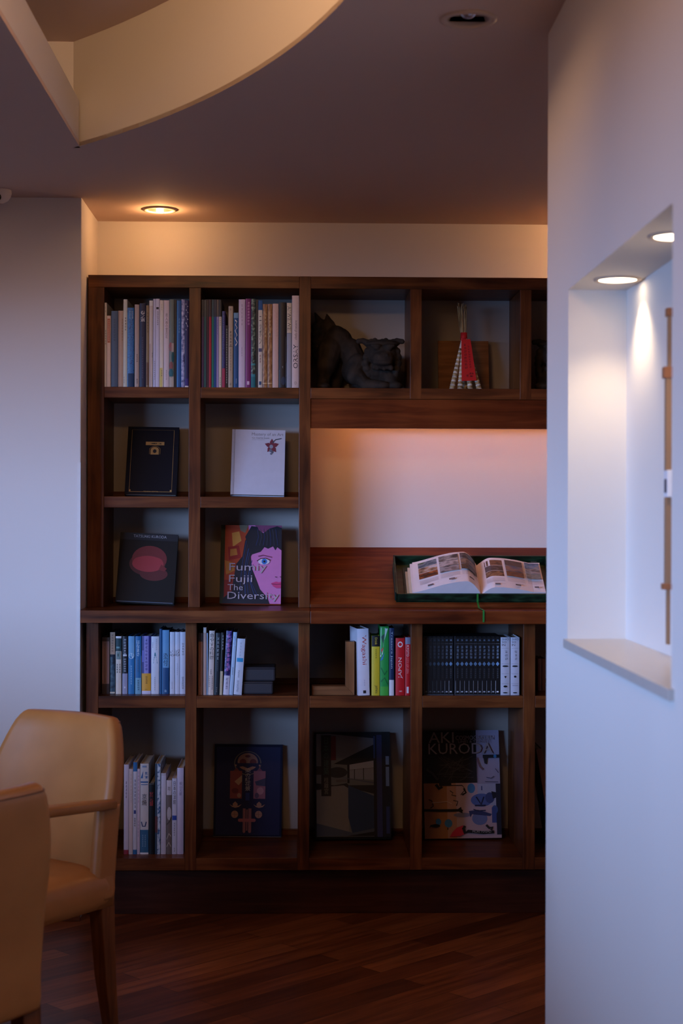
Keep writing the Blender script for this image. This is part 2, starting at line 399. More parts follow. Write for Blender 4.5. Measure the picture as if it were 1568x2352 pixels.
# upper right unit
c = thing('shelf_cabinet', 'long wooden wall cabinet row holding the lion figure and straw ornament, on the right', 'shelf')
XE = ux[6][1]
uboard(c, 'top_board', ux[2][1], XE, UP, YB, ZT0, ZT1, M_WH)
uboard(c, 'bottom_board', ux[2][1], XE, UP, YB, ZA0, ZA1, M_WH)
for k in (3, 4, 5, 6): uboard(c, 'divider', ux[k][0], ux[k][1], UP-.0008, YB, ZA0+.0, ZT0+.004 if k > 9 else ZT0, M_WV)
ZV = Z(982.8, UP)
uboard(c, 'back_panel', ux[2][1], XE, YB-.004, YB-.0002, ZA1, ZT0, M_PANEL, 'greyish white back panel', 0)
uboard(c, 'valance', ux[2][1], XE, UP+.006, UP+.026, ZV, ZA0, M_WR, 'deeper red-brown board below the row')
uboard(c, 'light_strip', 0.17, 1.33, 0.115, 0.145, ZA0-.012, ZA0, emit('strip_emitter', (1, .55, .3), 1.2))
M_KICK = wood('dark_plinth_wood', 'x', (44, 20, 12), (62, 30, 18), (76, 40, 26), .5)
# lower unit
c = thing('shelf_cabinet', 'low wooden base cabinet with two rows of compartments under the worktop', 'shelf')
for k in range(7): uboard(c, 'side_panel' if k in (0, 6) else 'divider', lx[k][0], lx[k][1], LO, YB, ZD0, ZWb-.0035, M_WV)
for k in range(6):
    for z0, z1 in ((ZC0, ZC1), (ZD0, ZD1)): uboard(c, 'shelf_board', lx[k][1], lx[k+1][0], LO+.001, YB, z0, z1, M_WH)
    uboard(c, 'rear_batten', lx[k][1], lx[k+1][0], YB-BT, YB, ZD1, ZD1+.023, M_WH)
    uboard(c, 'rear_batten', lx[k][1], lx[k+1][0], YB-BT, YB, ZC1, ZC1+.021, M_WH)
uboard(c, 'back_panel', lx[0][1], lx[6][0], YB-.004, YB-.0002, ZD1, ZWb-.004, M_PANEL, 'greyish white back panel', 0)
uboard(c, 'toe_kick', XL+.001, lx[6][1], -0.05, -0.03, 0, ZD0, M_KICK, 'dark recessed plinth board')
# worktops
o = uboard(None, 'worktop', XL+.001, ux[2][1]-.001, -0.134, YB, ZWb, ZW, M_WH)
b = MB(); b.vprism([(X(184.6, YW), YW), (ux[2][1]-.001, YW), (ux[2][1]-.001, YB), (XL+.002, YB), (XL+.002, YL-.002), (X(184.6, YW), YL-.002)], ZWb, ZW, M_WH)
bpy.data.objects.remove(o)
tag(b.build('worktop', bevel=0.002), 'brown wooden worktop board under the two-column shelf unit, left', 'worktop')
ZW2 = ZW+.0
b = MB(); b.box(ux[2][1], XE, YW, YB, ZWb-.003, ZW2, M_WR)
tag(b.build('worktop', bevel=0.002), 'reddish wooden worktop board running under the sloped display desk', 'worktop')
# sloped desk
SA = (-0.01, ZW2+.012); SB = (YB-.002, at(900, 1257, YB).z)
ang = math.atan2(SB[1]-SA[1], SB[0]-SA[0])
b = MB(); vs = []
x0, x1 = ux[2][1]+.001, XE
pr = [(SA[0], ZW2+.0005), (SA[0], SA[1]), (SB[0], SB[1]), (SB[0], ZW2+.0005)]
b.add([(x, y, z) for x in (x0, x1) for y, z in pr], [(0, 1, 2, 3), (7, 6, 5, 4), (0, 4, 5, 1), (1, 5, 6, 2), (2, 6, 7, 3), (3, 7, 4, 0)], M_WR)
desk = thing('display_desk', 'sloped red-brown wooden reading desk against the lit wall', 'desk', (x0, 0, ZW2))
o = b.build('sloped_top', desk, 0.001); o.matrix_parent_inverse = Matrix.Translation((-x0, 0, -ZW2))
# thin joint line across the slope
SL = math.hypot(SB[1]-SA[1], SB[0]-SA[0])
def slope(x, wv, n): # point on slope
    return (x, SA[0]+wv*math.cos(ang)-n*math.sin(ang), SA[1]+wv*math.sin(ang)+n*math.cos(ang))
b = MB(); g = plain((58, 26, 15), 0.5)
b.add([slope(x0+.001, .098, .0004), slope(x1, .098, .0004), slope(x1, .1, .0004), slope(x0+.001, .1, .0004)], [(0, 1, 2, 3)], g)
o = b.build('board_joint', desk); o.matrix_parent_inverse = Matrix.Translation((-x0, 0, -ZW2))

# ---------------------------------------------------------------- lamps
M_TRIM = plain((196, 176, 158), 0.5); M_REFL = plain((120, 92, 74), 0.35, 0.3)
def can(name, x, y, z, r, label, lit, deep=0.05, group=None, bulb_col=(1, .72, .42), power=0):
    t = thing(name, label, 'ceiling light', (x, y, z), group)
    b = MB(); b.lathe([(r, -.0002), (r*.99, -.004), (r*.80, -.006), (r*.74, -.001)], M_TRIM, 40); b.build('trim_ring', t)
    b = MB(); b.lathe([(r*.74, -.001), (r*.68, .012), (r*.5, deep*.8), (r*.3, deep), (0.001, deep)], M_REFL if lit else M_TRIM, 40); b.build('reflector', t)
    return t
# holes for the cans are covered by shallow cups cut into the ceiling (boolean)
cuts = []
def cut(target, x, y, z, r, d):
    b = MB(); b.lathe([(r, -.01), (r, d)], M_CEIL, 40, cap=True); c = b.build('cutter', loc=(x, y, z))
    m = bpy.data.objects[target].modifiers.new('hole', 'BOOLEAN'); m.operation = 'DIFFERENCE'; m.object = c; m.solver = 'EXACT'
    dg = bpy.context.evaluated_depsgraph_get(); dg.update()
    o = bpy.data.objects[target]; me = bpy.data.meshes.new_from_object(o.evaluated_get(dg))
    o.modifiers.clear(); o.data = me; bpy.data.objects.remove(c)
lx_, ly_ = atz(367, 481, CZ).x, atz(367, 481, CZ).y
cut('ceiling', lx_, ly_, CZ, .052*.95, .05)
t = can('downlight', lx_, ly_, CZ, .060, 'small lit warm downlight in the ceiling above the left bookshelf', True, .05)
b = MB(); b.lathe([(.001, -.009), (.0135, -.009), (.011, .02), (.007, .045)], emit('hot_bulb', (1, .78, .5), 8), 20); b.build('bulb', t)
pl = bpy.data.lights.new('shelf_downlight_glow', 'POINT'); pl.energy = 1.7; pl.color = WARM; pl.shadow_soft_size = .012
po = bpy.data.objects.new('shelf_downlight_glow', pl); COL.objects.link(po); po.location = (lx_, ly_, CZ-.030)
cut('ceiling', 1.28, .037, CZ, .052*.95, .05)
t = can('downlight', 1.28, .037, CZ, .060, 'lit warm downlight above the shelves, hidden behind the right wall edge', True, .05)
b = MB(); b.lathe([(.001, -.009), (.0135, -.009), (.011, .02), (.007, .045)], emit('hot_bulb', (1, .78, .5), 8), 20); b.build('bulb', t)
ux_, uy_ = atz(1075, 43, CZ).x, atz(1075, 43, CZ).y
cut('ceiling', ux_, uy_, CZ, .062*.9, .05)
t = can('downlight', ux_, uy_, CZ, .0625, 'unlit round downlight in the ceiling near the top right', False, .028)
b = MB(); b.ball((0, 0, .02), (.022, .022, .02), plain((190, 190, 200), 0.1, 0.6)); b.build('bulb', t)
# niche lamps
for i, (px, py, lab) in enumerate(((1427, 641, 'glowing round niche downlight, nearer the shelves'), (1540, 541, 'glowing round niche downlight, half hidden by the niche edge'))):
    p = atz(px, py, NZ1); x = .622; y = p.y
    t = thing('niche_downlight', lab, 'ceiling light', (x, y, NZ1), 'downlights in the wall niche')
    b = MB(); b.lathe([(.047, 0), (.0465, -.003), (.040, -.004), (.037, -.002)], M_TRIM, 36); b.build('trim_ring', t)
    b = MB(); b.lathe([(.037, -.002), (.001, -.0022)], emit('niche_emitter', (1, .80, .55), 9), 36); b.build('lens', t)
    spot('niche_beam', (x+.0, y, NZ1-.008), 4.6, (1, .76, .48), (x+.012, y, 1.0), 110, .8, .012)

# security camera
t = thing('security_camera', 'white dome security camera on the ceiling at the left edge', 'camera', atz(1, 437, CZ))
b = MB(); b.lathe([(.036, 0), (.037, -.010), (.034, -.022), (.026, -.034), (.012, -.042), (.001, -.044)], plain((228, 214, 200), 0.4), 32); b.build('dome', t)
b = MB(); b.ball((-.002, -.026, -.026), (.011, .014, .013), plain((10, 8, 10), 0.08)); b.build('lens', t)

# niche hanging rod
xb = NXB-.012
t = thing('wall_hanger', 'slim brown wooden hanging rod with pegs on the niche back wall', 'wall hanging', (xb, -2.715, 1.2))
py_ = -2.715
def nz(y_px): return at(1540, y_px, py_).z
m1 = plain((150, 116, 88), 0.5); m2 = plain((150, 96, 62), 0.5)
def nb(name, y0, y1, wy, wx, m, dx=0):
    b = MB(); b.box(-wx/2+dx, wx/2+dx, -wy/2, wy/2, nz(y1)-1.2, nz(y0)-1.2, m); return b.build(name, t, .0008)
nb('rod', 724, 848, .012, .006, m1, -.001); nb('peg', 708, 727, .018, .014, m2); nb('peg', 843, 869, .02, .016, m2, -.004)
nb('rod', 868, 1081, .016, .010, m1, -.003); nb('paper_slip', 1080, 1142, .03, .008, plain((225, 225, 232), .6), -.003)
nb('ink_mark', 1100, 1132, .016, .0085, plain((60, 58, 70), .6), -.0036)
nb('rod', 1142, 1347, .016, .010, m1, -.003); nb('peg', 1340, 1354, .02, .016, m2, -.005); nb('rod', 1353, 1480, .012, .006, m1, -.002)
# ---------------------------------------------------------------- books
PAGE = (214, 204, 186)
def lean_T(a): return Matrix.Rotation(R(a), 4, 'Y')
def spine_book(x0, x1, ytop, ybot, zs, Yf, col, label, specs=(), group=None, depth=.2, lean=0, band=None, soft=False, name='book', yaw=0, cat='book'):
    """an upright book; x0, x1, ytop are where its spine shows in the photo, zs the board it stands on"""
    h = at((x0+x1)/2, ytop, Yf).z - zs
    xa, xb = at(x0, ybot, Yf).x, at(x1, ybot, Yf).x
    if lean: h = h/math.cos(R(lean))
    w_ = xb-xa-.0006; ln = R(lean)
    t = thing(name, label, cat, ((xa+xb)/2, Yf, zs+.0002+abs(math.sin(ln))*w_/2), group)
    t.rotation_euler = (0, ln, R(yaw))
    bulge = 0 if (soft or w_ < .008) else min(.0022, w_*.1)
    def yf(x): return -bulge*(1-(2*x/w_)**2)
    m = col if not isinstance(col, tuple) else plain(col, .45)
    b = MB(); th = min(.0022, w_*.22); n = 6
    outer = [(-w_/2+w_*i/n, yf(-w_/2+w_*i/n)) for i in range(n+1)]
    prof = outer+[(w_/2, depth), (w_/2-th, depth), (w_/2-th, .003), (-w_/2+th, .003), (-w_/2+th, depth), (-w_/2, depth)]
    b.vprism(prof, 0, h, m)
    def surf(u, v, lift): x = (u-.5)*w_; return (x, yf(x)-lift, v*h)
    decals(b, specs, surf)
    b.build('cover', t, 0)
    inset = .0005 if soft else .003
    b = MB(); b.box(-w_/2+th+.0001, w_/2-th-.0001, .0032, depth-inset-.001, inset, h-inset, plain(PAGE, .8)); b.build('pages', t)
    if band:
        v0, v1, c, bs = band; b = MB()
        vs = []; N = 6
        for v in (v0, v1):
            for i in range(N+1): x = -w_/2+w_*i/N; vs.append((x, yf(x)-.0006, v*h))
        fs = [(i, i+1, i+N+2, i+N+1) for i in range(N)]
        b.add(vs, fs, plain(c, .5))
        b.box(-w_/2-.0002, -w_/2+.0001, -.0004, depth, v0*h, v1*h, plain(c, .5)); b.box(w_/2-.0001, w_/2+.0002, -.0004, depth, v0*h, v1*h, plain(c, .5))
        def s2(u, v, lift): x = (u-.5)*w_; return (x, yf(x)-.0006-lift, (v0+(v1-v0)*v)*h)
        decals(b, bs, s2); b.build('paper_band', t)
    return t
W = (232, 226, 226); CR_ = (226, 212, 188); K = (16, 16, 18); INK = (40, 36, 40)
def spbooks(rows, X0, Y0, s, ybot, zs, Yf, group, **kw):
    for r in rows:
        xa, xb, yt, col, label, specs = r[:6]; ex = dict(kw); ex.update(r[6] if len(r) > 6 else {})
        yb = ex.pop('yb', ybot)
        spine_book(X0+xa/s, X0+xb/s, Y0+yt/s, yb, zs, ex.pop('Yf', Yf), col, label, specs, ex.pop('group', group), **ex)
BLUE_M = mottled([(18, 70, 130), (40, 120, 180), (20, 90, 150)], 160, .4, 'mottled_blue')
LILAC_M = mottled([(60, 62, 110), (150, 155, 200), (205, 205, 225)], 70, .4, 'mottled_lilac')
GREEN_M = mottled([(10, 16, 16), (30, 60, 56), (130, 150, 130)], 130, .4, 'mottled_dark_green')
INDIGO_M = mottled([(24, 24, 70), (50, 48, 120), (30, 30, 90)], 110, .4, 'mottled_indigo')
GOLD_M = mottled([(120, 76, 40), (160, 108, 62), (190, 146, 96)], 150, .4, 'mottled_gold', (1, 1, .4))
VIOLET_M = mottled([(26, 20, 70), (44, 34, 110), (150, 120, 190)], 90, .4, 'mottled_violet')
SEA_M = mottled([(24, 34, 48), (50, 80, 98), (90, 120, 130)], 60, .4, 'mottled_sea')
WAVE_M = mottled([(36, 88, 140), (190, 205, 220), (215, 225, 232)], 90, .4, 'mottled_white_blue')
# top row, first compartment
G1 = 'art books upright in the top left compartment'
S1 = 5.807
spbooks([
 (346, 375, 437, CR_, 'thin cream book at the far left end of the top row', [('m', .25, .5, .8, .68, INK, 6), ('m', .3, .88, .7, .96, (120, 110, 100), 2)]),
 (377, 430, 612, (230, 205, 185), 'short pinkish book with a terracotta title strip, second from the left on the top shelf', [('r', .15, .62, .85, .96, (190, 110, 80)), ('m', .3, .64, .7, .94, (235, 215, 195), 12)]),
 (435, 525, 548, (78, 100, 126), 'slate blue cloth book in the top left compartment', [('m', .35, .6, .65, .9, (60, 76, 96), 9)]),
 (528, 597, 545, (190, 160, 136), 'tan ridged book right of the slate blue one', [('r', 0, 0, .3, 1, (170, 140, 118)), ('m', .7, .6, .95, .9, (150, 110, 80), 8)]),
 (597, 650, 393, (206, 206, 188), 'tall pale grey-green book with black upper title, top left compartment', [('m', .35, .64, .8, .8, INK, 5), ('m', .1, .04, .35, .12, (120, 110, 100), 3)]),
 (650, 740, 505, BLUE_M, 'bright mottled blue book with a dark blue foot', [('r', .1, 0, 1, .17, (20, 56, 92)), ('m', .3, .86, .45, .96, (150, 190, 210), 4), ('m', .72, .86, .88, .96, (200, 210, 200), 4)]),
 (748, 808, 463, (182, 160, 148), 'beige book between the mottled blue and the navy one', [('m', .4, .3, .75, .4, INK, 4), ('m', .4, .04, .75, .1, INK, 3)]),
 (812, 896, 446, (26, 34, 66), 'navy book with white brush title of three characters', [('t', '春\n之\n道', .18, .78, .88, .91, (225, 225, 225)), ('m', .42, .1, .6, .6, (90, 95, 130), 18)]),
 (900, 940, 473, (150, 124, 88), 'narrow olive tan book right of the navy one', [('m', .3, .66, .8, .92, (90, 64, 40), 7), ('r', .1, .02, .9, .3, (120, 84, 62))]),
 (942, 990, 410, (214, 200, 190), 'off-white book with a paler head in the middle of the first row', [('r', 0, .94, 1, 1, (235, 232, 225)), ('r', 0, 0, .5, .5, (196, 176, 168)), ('m', .75, .34, 1, .4, INK, 3)]),
 (995, 1030, 388, (206, 204, 226), 'thin lavender book left of the twin lavender volume', [('m', .35, .08, .7, .3, (60, 60, 90), 9)]),
 (1030, 1080, 385, (212, 208, 226), 'lavender book with a black square and thin title near its head', [('r', .1, .88, .8, .905, INK), ('m', .3, .7, .75, .86, (70, 66, 84), 7)]),
 (1082, 1133, 405, (232, 222, 206), 'cream book with a yellow lower spine', [('r', 0, 0, .75, .22, (222, 204, 120)), ('m', .3, .88, .7, .96, (190, 180, 160), 3), ('m', .4, .12, .7, .2, (90, 90, 90), 3)]),
 (1136, 1208, 405, (222, 206, 208), 'wide pinkish white book titled in a column of characters', [('t', '美\n人\n画\nの\n雪\n月\n花', .3, .56, .74, .85, (120, 90, 96)), ('m', .4, .08, .6, .2, (150, 120, 120), 5)]),
 (1210, 1272, 393, (112, 124, 116), 'grey-green book painted with red and teal leaves', [('p', [(0, .66), (1, .56), (1, .6), (.1, .67)], (210, 205, 190)), ('e', .3, .46, .4, .05, (160, 90, 88)), ('e', .8, .34, .3, .06, (30, 90, 96)), ('e', .4, .24, .42, .05, (140, 80, 76)), ('r', 0, 0, 1, .12, (190, 180, 166)), ('e', .4, .16, .5, .05, (34, 100, 110)), ('r', .5, .4, 1, .5, (190, 170, 160))]),
 (1274, 1305, 400, K, 'thin black book left of the bright blue one', []),
 (1308, 1368, 408, (24, 92, 158), 'bright glossy blue book near the right end of the first row', [('r', .1, 0, .3, 1, (70, 140, 200)), ('m', .4, .62, .8, .8, (120, 170, 210), 5)]),
 (1370, 1415, 393, LILAC_M, 'lilac and blue cloudy book second from the right in the first row', [('m', .3, .4, .7, .52, (40, 44, 80), 5)]),
 (1417, 1468, 408, (34, 28, 84), 'dark indigo book with white slanting letters, right end of the first row', [('l', [(.2, .96), (.8, .93), (.3, .89), (.85, .86), (.25, .82), (.8, .78), (.3, .74), (.8, .70), (.3, .66)], .16, (220, 220, 235), .12), ('r', 0, 0, 1, .1, (60, 44, 120)), ('r', 0, 0, 1, .015, W)]),
], 180, 620, S1, 886.5, ZA1, .004, G1)
# top row, second compartment
G2 = 'art books upright in the second top compartment'; S2 = 5.407
def slim(xa, xb, col, up, label, more=()):
    return (xa, xb, 262, up, label, [('r', 0, 0, 1, .805, col)]+list(more))
spbooks([
 slim(176, 204, (72, 38, 66), (26, 22, 28), 'very thin dark plum book at the left end of the second compartment'),
 slim(206, 234, (44, 84, 78), (60, 62, 60), 'very thin grey-green book next to the plum one'),
 slim(236, 264, (70, 30, 40), (46, 28, 30), 'very thin maroon book left of the red one'),
 slim(266, 298, (176, 40, 54), (60, 36, 32), 'thin red book among the slim volumes'),
 slim(300, 328, (22, 116, 96), (24, 66, 80), 'thin teal green book right of the red one'),
 slim(329, 358, (24, 74, 140), (20, 40, 66), 'thin blue book right of the teal one'),
 slim(360, 388, (160, 146, 190), (90, 80, 76), 'thin lilac book right of the thin blue one', [('m', .3, .6, .7, .78, (90, 70, 120), 6)]),
 slim(390, 425, (222, 208, 186), (40, 36, 32), 'thin cream book ending the run of slim volumes', [('m', .3, .7, .7, .8, INK, 4), ('m', .3, .02, .75, .12, INK, 4)]),
 (430, 470, 405, INDIGO_M, 'indigo book with a rose red foot', [('r', 0, 0, 1, .25, (170, 56, 84)), ('m', .2, .5, .5, .95, (120, 130, 190), 16)]),
 (473, 503, 580, K, 'short black book with white lettering, second compartment', [('m', .25, .06, .75, .95, (200, 200, 200), 22)]),
 (508, 565, 343, (186, 168, 144), 'stone grey book with a boxed title, second compartment', [('m', .3, .94, .7, .98, (120, 110, 100), 1), ('m', .25, .5, .75, .7, INK, 5), ('r', .1, .5, .9, .505, INK), ('m', .35, .2, .65, .48, (130, 116, 100), 8), ('m', .3, .02, .7, .06, (100, 90, 80), 1)]),
 (573, 632, 425, (24, 80, 134), 'blue book with flowing white title and a paler head', [('r', 0, .93, 1, 1, (120, 160, 190)), ('l', [(.3, .9), (.7, .88), (.35, .84), (.75, .8), (.3, .76), (.75, .7), (.3, .66), (.8, .6), (.4, .56)], .12, (230, 225, 215), .2), ('m', .45, .05, .75, .12, (170, 190, 210), 4)]),
 (635, 716, 260, (216, 200, 222), 'wide pale lavender book left of the purple one', [('m', .38, .7, .68, .95, (170, 150, 180), 6), ('m', .42, .35, .58, .46, (150, 130, 160), 4)]),
 (720, 788, 250, (120, 34, 104), 'magenta purple book in the second compartment', [('r', .05, 0, .18, 1, (170, 90, 160)), ('m', .35, .7, .8, .97, (220, 160, 205), 8), ('r', .3, .03, .75, .07, (220, 190, 215))]),
 (790, 845, 252, GREEN_M, 'dark green leafy-patterned book with a turquoise foot', [('r', 0, .1, 1, .15, (60, 140, 150)), ('r', 0, .25, 1, .27, (70, 150, 150)), ('r', 0, 0, 1, .12, (30, 110, 120))]),
 (848, 876, 262, (18, 26, 40), 'thin blue-black book right of the leafy green one', []),
 (878, 931, 272, (222, 212, 196), 'cream book with a blue head and large black brush title', [('r', 0, .89, 1, 1, (40, 90, 150)), ('p', [(0, .89), (1, .89), (1, .84)], (120, 150, 180)), ('t', 'ニ\nッ\nポ\nン', .2, .5, .8, .82, INK), ('r', .1, .41, .9, .45, (90, 88, 120)), ('m', .3, .28, .7, .38, (120, 40, 40), 3), ('r', .2, .03, .8, .07, (60, 90, 130))]),
 (934, 993, 318, GOLD_M, 'gold-brown book, left one of the matching pair', [('m', .4, .6, .75, .9, (225, 200, 150), 7), ('r', 0, .045, 1, .055, (220, 190, 140))]),
 (996, 1053, 318, GOLD_M, 'gold-brown book, right one of the matching pair', [('m', .3, .6, .65, .9, (215, 190, 140), 7), ('m', .4, .6, .7, .66, (70, 120, 120), 1), ('r', 0, .045, 1, .055, (220, 190, 140))]),
 (1056, 1130, 313, (214, 182, 170), 'plain salmon pink book right of the gold pair', [('m', .65, .6, .85, .9, (190, 150, 140), 8)]),
 (1134, 1229, 296, (20, 20, 24), 'wide black book with a grey-blue shape at its foot', [('p', [(.05, 0), (1, 0), (1, .3), (.5, .25), (.05, .2)], (110, 130, 150)), ('e', .6, .08, .3, .05, (40, 56, 80)), ('r', .9, .3, .97, .6, (90, 90, 100))]),
 (1233, 1292, 302, (214, 202, 178), 'cream and grey book with large upside-down letters at its head', [('r', 0, 0, 1, .645, (158, 164, 176)), ('t', 'AI WEIWEI', .15, .67, .85, .96, INK, -90), ('r', .0, .64, 1, .645, (120, 120, 120))]),
 (1296, 1384, 212, (216, 196, 192), 'tall pinkish museum book at the right end, big black letters reading upwards', [('t', 'ORSAY', .2, .21, .85, .47, INK, 90), ('t', "chefs-d'oeuvre", .35, .52, .72, .73, (110, 90, 90), 90), ('t', '⊙', .35, .035, .7, .065, (110, 90, 90))]),
], 430, 640, S2, 888.5, ZA1, .004, G2)
# lower cabinet, first compartment
G3 = 'books upright in the first compartment under the worktop'; S3 = 5.6
spbooks([
 (302, 397, 415, (176, 148, 144), 'taupe book with smoky ends at the left of the lower row', [('r', 0, .93, 1, 1, (96, 84, 80)), ('r', 0, 0, 1, .18, (84, 74, 74)), ('m', .3, .2, .5, .9, (90, 70, 66), 26)], dict(yb=1594)),
 (405, 470, 348, SEA_M, 'tall book with a beige head above a dark sea photograph', [('r', 0, .64, 1, 1, (190, 160, 136)), ('m', .3, .68, .7, .97, (90, 70, 56), 7), ('r', 0, .6, 1, .64, (24, 40, 60)), ('r', 0, .01, 1, .035, CR_)]),
 (478, 552, 400, (222, 206, 190), 'cream book with a dark teal head band', [('r', 0, .74, 1, .965, (30, 62, 68)), ('r', .1, .79, .7, .82, (110, 150, 150)), ('r', 0, .965, 1, 1, W), ('r', .1, .6, .9, .735, (120, 140, 134)), ('r', .35, .65, .5, .7, (30, 40, 40)), ('m', .12, .36, .42, .53, INK, 4), ('m', .6, .36, .88, .53, INK, 4)]),
 (563, 632, 400, (24, 26, 34), 'black book with white characters and a grey foot', [('r', 0, 0, 1, .355, (160, 156, 178)), ('m', .25, .68, .75, .96, (190, 190, 200), 6), ('r', .15, .655, .85, .685, (210, 210, 215)), ('m', .25, .38, .75, .62, (190, 190, 200), 6), ('r', .35, .1, .65, .13, (200, 200, 215))]),
 (640, 720, 400, (46, 120, 176), 'sky blue book with a cloudy pale head', [('r', 0, .65, 1, 1, (120, 170, 205)), ('e', .5, .66, .45, .05, (190, 215, 230)), ('m', .35, .16, .65, .5, (150, 195, 220), 8)]),
 (728, 808, 400, (40, 108, 160), 'book banded blue, white and pale turquoise', [('p', [(0, 0), (1, 0), (1, .66), (0, .6)], (218, 218, 226)), ('r', 0, 0, 1, .28, (120, 168, 190)), ('t', 'は\nな\nま\nさ', .25, .66, .75, .93, (215, 230, 240)), ('m', .3, .38, .65, .6, (70, 90, 120), 5), ('m', .35, .06, .7, .25, (30, 60, 80), 5)]),
 (815, 931, 396, (48, 46, 120), 'violet book wearing an orange-yellow paper band', [('r', .25, 0, .75, 1, (150, 140, 200)), ('r', 0, 0, 1, .35, (215, 205, 225)), ('m', .35, .4, .65, .96, (50, 44, 110), 9), ('r', .02, .55, .2, .75, (110, 110, 190))], dict(band=(.055, .355, (222, 160, 50), [('m', .4, .4, .65, .85, (80, 50, 20), 4), ('m', .3, .06, .7, .1, (80, 50, 20), 1)]))),
 (934, 1036, 402, (214, 214, 224), 'white book printed with a small teal tower', [('p', [(.25, .53), (.8, .53), (.55, .72), (.45, .72)], (50, 120, 140)), ('r', .25, .57, .8, .575, W), ('r', .25, .61, .8, .615, W), ('r', .25, .65, .8, .655, W), ('m', .12, .8, .25, .9, (110, 110, 130), 4), ('m', .6, .76, .75, .96, (150, 150, 165), 6), ('m', .4, .06, .55, .3, (140, 140, 160), 7)]),
 (1040, 1074, 305, (24, 80, 128), 'narrow deep blue book left of the broad light-blue titled one', []),
 (1075, 1165, 320, (28, 76, 124), 'tall blue book with black brush title on a light blue panel', [('r', 0, .41, 1, 1, (104, 156, 196)), ('t', '染\n付', .18, .44, .82, .64, (16, 20, 30)), ('r', 0, 0, .1, 1, (60, 120, 170)), ('m', .3, .02, .7, .08, (160, 190, 215), 1)]),
 (1174, 1238, 345, (206, 208, 222), 'white book with one bold brush character, left of its twin', [('t', '忘', .02, .61, 1, .7, K), ('m', .35, .08, .6, .2, (150, 150, 170), 5)]),
 (1241, 1302, 345, (206, 206, 220), 'white book with one bold brush character, right of its twin', [('t', '忍', .02, .61, .98, .72, K), ('m', .35, .3, .6, .5, (170, 165, 185), 6)]),
 (1304, 1374, 345, (208, 208, 222), 'white book with a stack of small bold characters at its head', [('m', .35, .62, .8, .83, INK, 5), ('m', .3, .08, .8, .28, (70, 70, 90), 8)]),
], 180, 1390, S3, 1592.5, ZC1, -.045, G3, depth=.16)
# lower cabinet, second compartment
G4 = 'books upright in the second compartment under the worktop'; S4 = 5.226
spbooks([
 (130, 183, 335, (172, 128, 108), 'brown-pink book with a patterned grey head, left end of the second compartment', [('r', 0, .86, 1, 1, (88, 84, 90)), ('l', [(.2, .97), (.8, .94), (.3, .91), (.8, .88)], .1, (50, 48, 56), .2), ('m', .3, .04, .6, .14, (220, 190, 170), 3)]),
 (190, 226, 268, (206, 170, 156), 'narrow tall pink book beside the brown-pink one', [('r', 0, .92, 1, 1, (226, 214, 206))]),
 (229, 246, 335, (150, 170, 196), 'thin pale blue booklet, second compartment', []),
 (248, 314, 308, (214, 196, 186), 'cream book with a bold black brushed title', [('t', '命\nや\nす\nの\n料\n理', .1, .55, .9, .96, K), ('m', .3, .32, .6, .4, (70, 60, 60), 3), ('m', .1, .12, .35, .3, (90, 80, 80), 6), ('m', .6, .08, .85, .3, (90, 80, 80), 8)], dict(lean=1.0)),
 (320, 380, 335, (30, 38, 48), 'dark slate book with small white characters', [('m', .3, .56, .75, .94, (170, 176, 180), 6), ('m', .45, .38, .6, .54, (120, 126, 130), 5), ('m', .4, .04, .6, .13, (150, 150, 150), 3)], dict(lean=1.6)),
 (386, 420, 330, K, 'thin black book with a cream foot', [('r', 0, 0, 1, .38, (196, 180, 150)), ('m', .4, .72, .9, .97, (190, 190, 195), 5)], dict(lean=1.6)),
 (428, 500, 310, VIOLET_M, 'deep violet book with pink characters and a white foot', [('r', 0, 0, 1, .3, (212, 208, 222)), ('m', .3, .36, .75, .96, (214, 120, 176), 8), ('t', '村\n井\n吉', .35, .09, .75, .27, (70, 40, 90))], dict(lean=2.8)),
 (502, 548, 325, (176, 200, 226), 'pale blue leaning book with pencil-like drawing', [('l', [(.3, .93), (.7, .88), (.3, .82), (.8, .76)], .06, (90, 110, 140), .2), ('m', .35, .32, .65, .44, (70, 80, 100), 4)], dict(lean=3.6)),
 (555, 652, 405, (206, 212, 226), 'white leaning book with a small bright blue square', [('r', .12, .585, .9, .655, (40, 150, 200)), ('m', .4, .68, .6, .94, (150, 160, 180), 5), ('m', .35, .3, .6, .44, (110, 120, 140), 4), ('m', .3, .05, .6, .26, (120, 130, 150), 6)], dict(lean=3.6)),
], 430, 1390, S4, 1595.5, ZC1, -.072, G4, depth=.16)
# storage boxes beside them
def soft_box(x0, x1, y0, y1, Yf, zb, label, depth=.13):
    xa, xb = at(x0, y1, Yf).x, at(x1, y1, Yf).x; h = at(x0, y0, Yf).z-at(x0, y1, Yf).z
    t = thing('storage_box', label, 'box', ((xa+xb)/2, Yf, zb), 'charcoal boxes beside the leaning books'); w_ = xb-xa; m = plain((52, 50, 56), .6)
    b = MB(); b.box(-w_/2, w_/2, 0, depth, 0, h*.985-.004, m); b.build('base', t, .006)
    b = MB(); b.box(-w_/2-.0005, w_/2+.0005, -.0005, depth+.0005, h*.8, h, plain((40, 38, 44), .6)); b.build('lid', t, .005)
    return h
h0 = soft_box(556, 627, 1566, 1595.5, -.06, ZC1+.0005, 'charcoal fabric box at the bottom of the pair beside the leaning books')
soft_box(558, 632, 1530, 1562.5, -.055, ZC1+.001+h0, 'charcoal fabric box on top of the other, beside the leaning books')
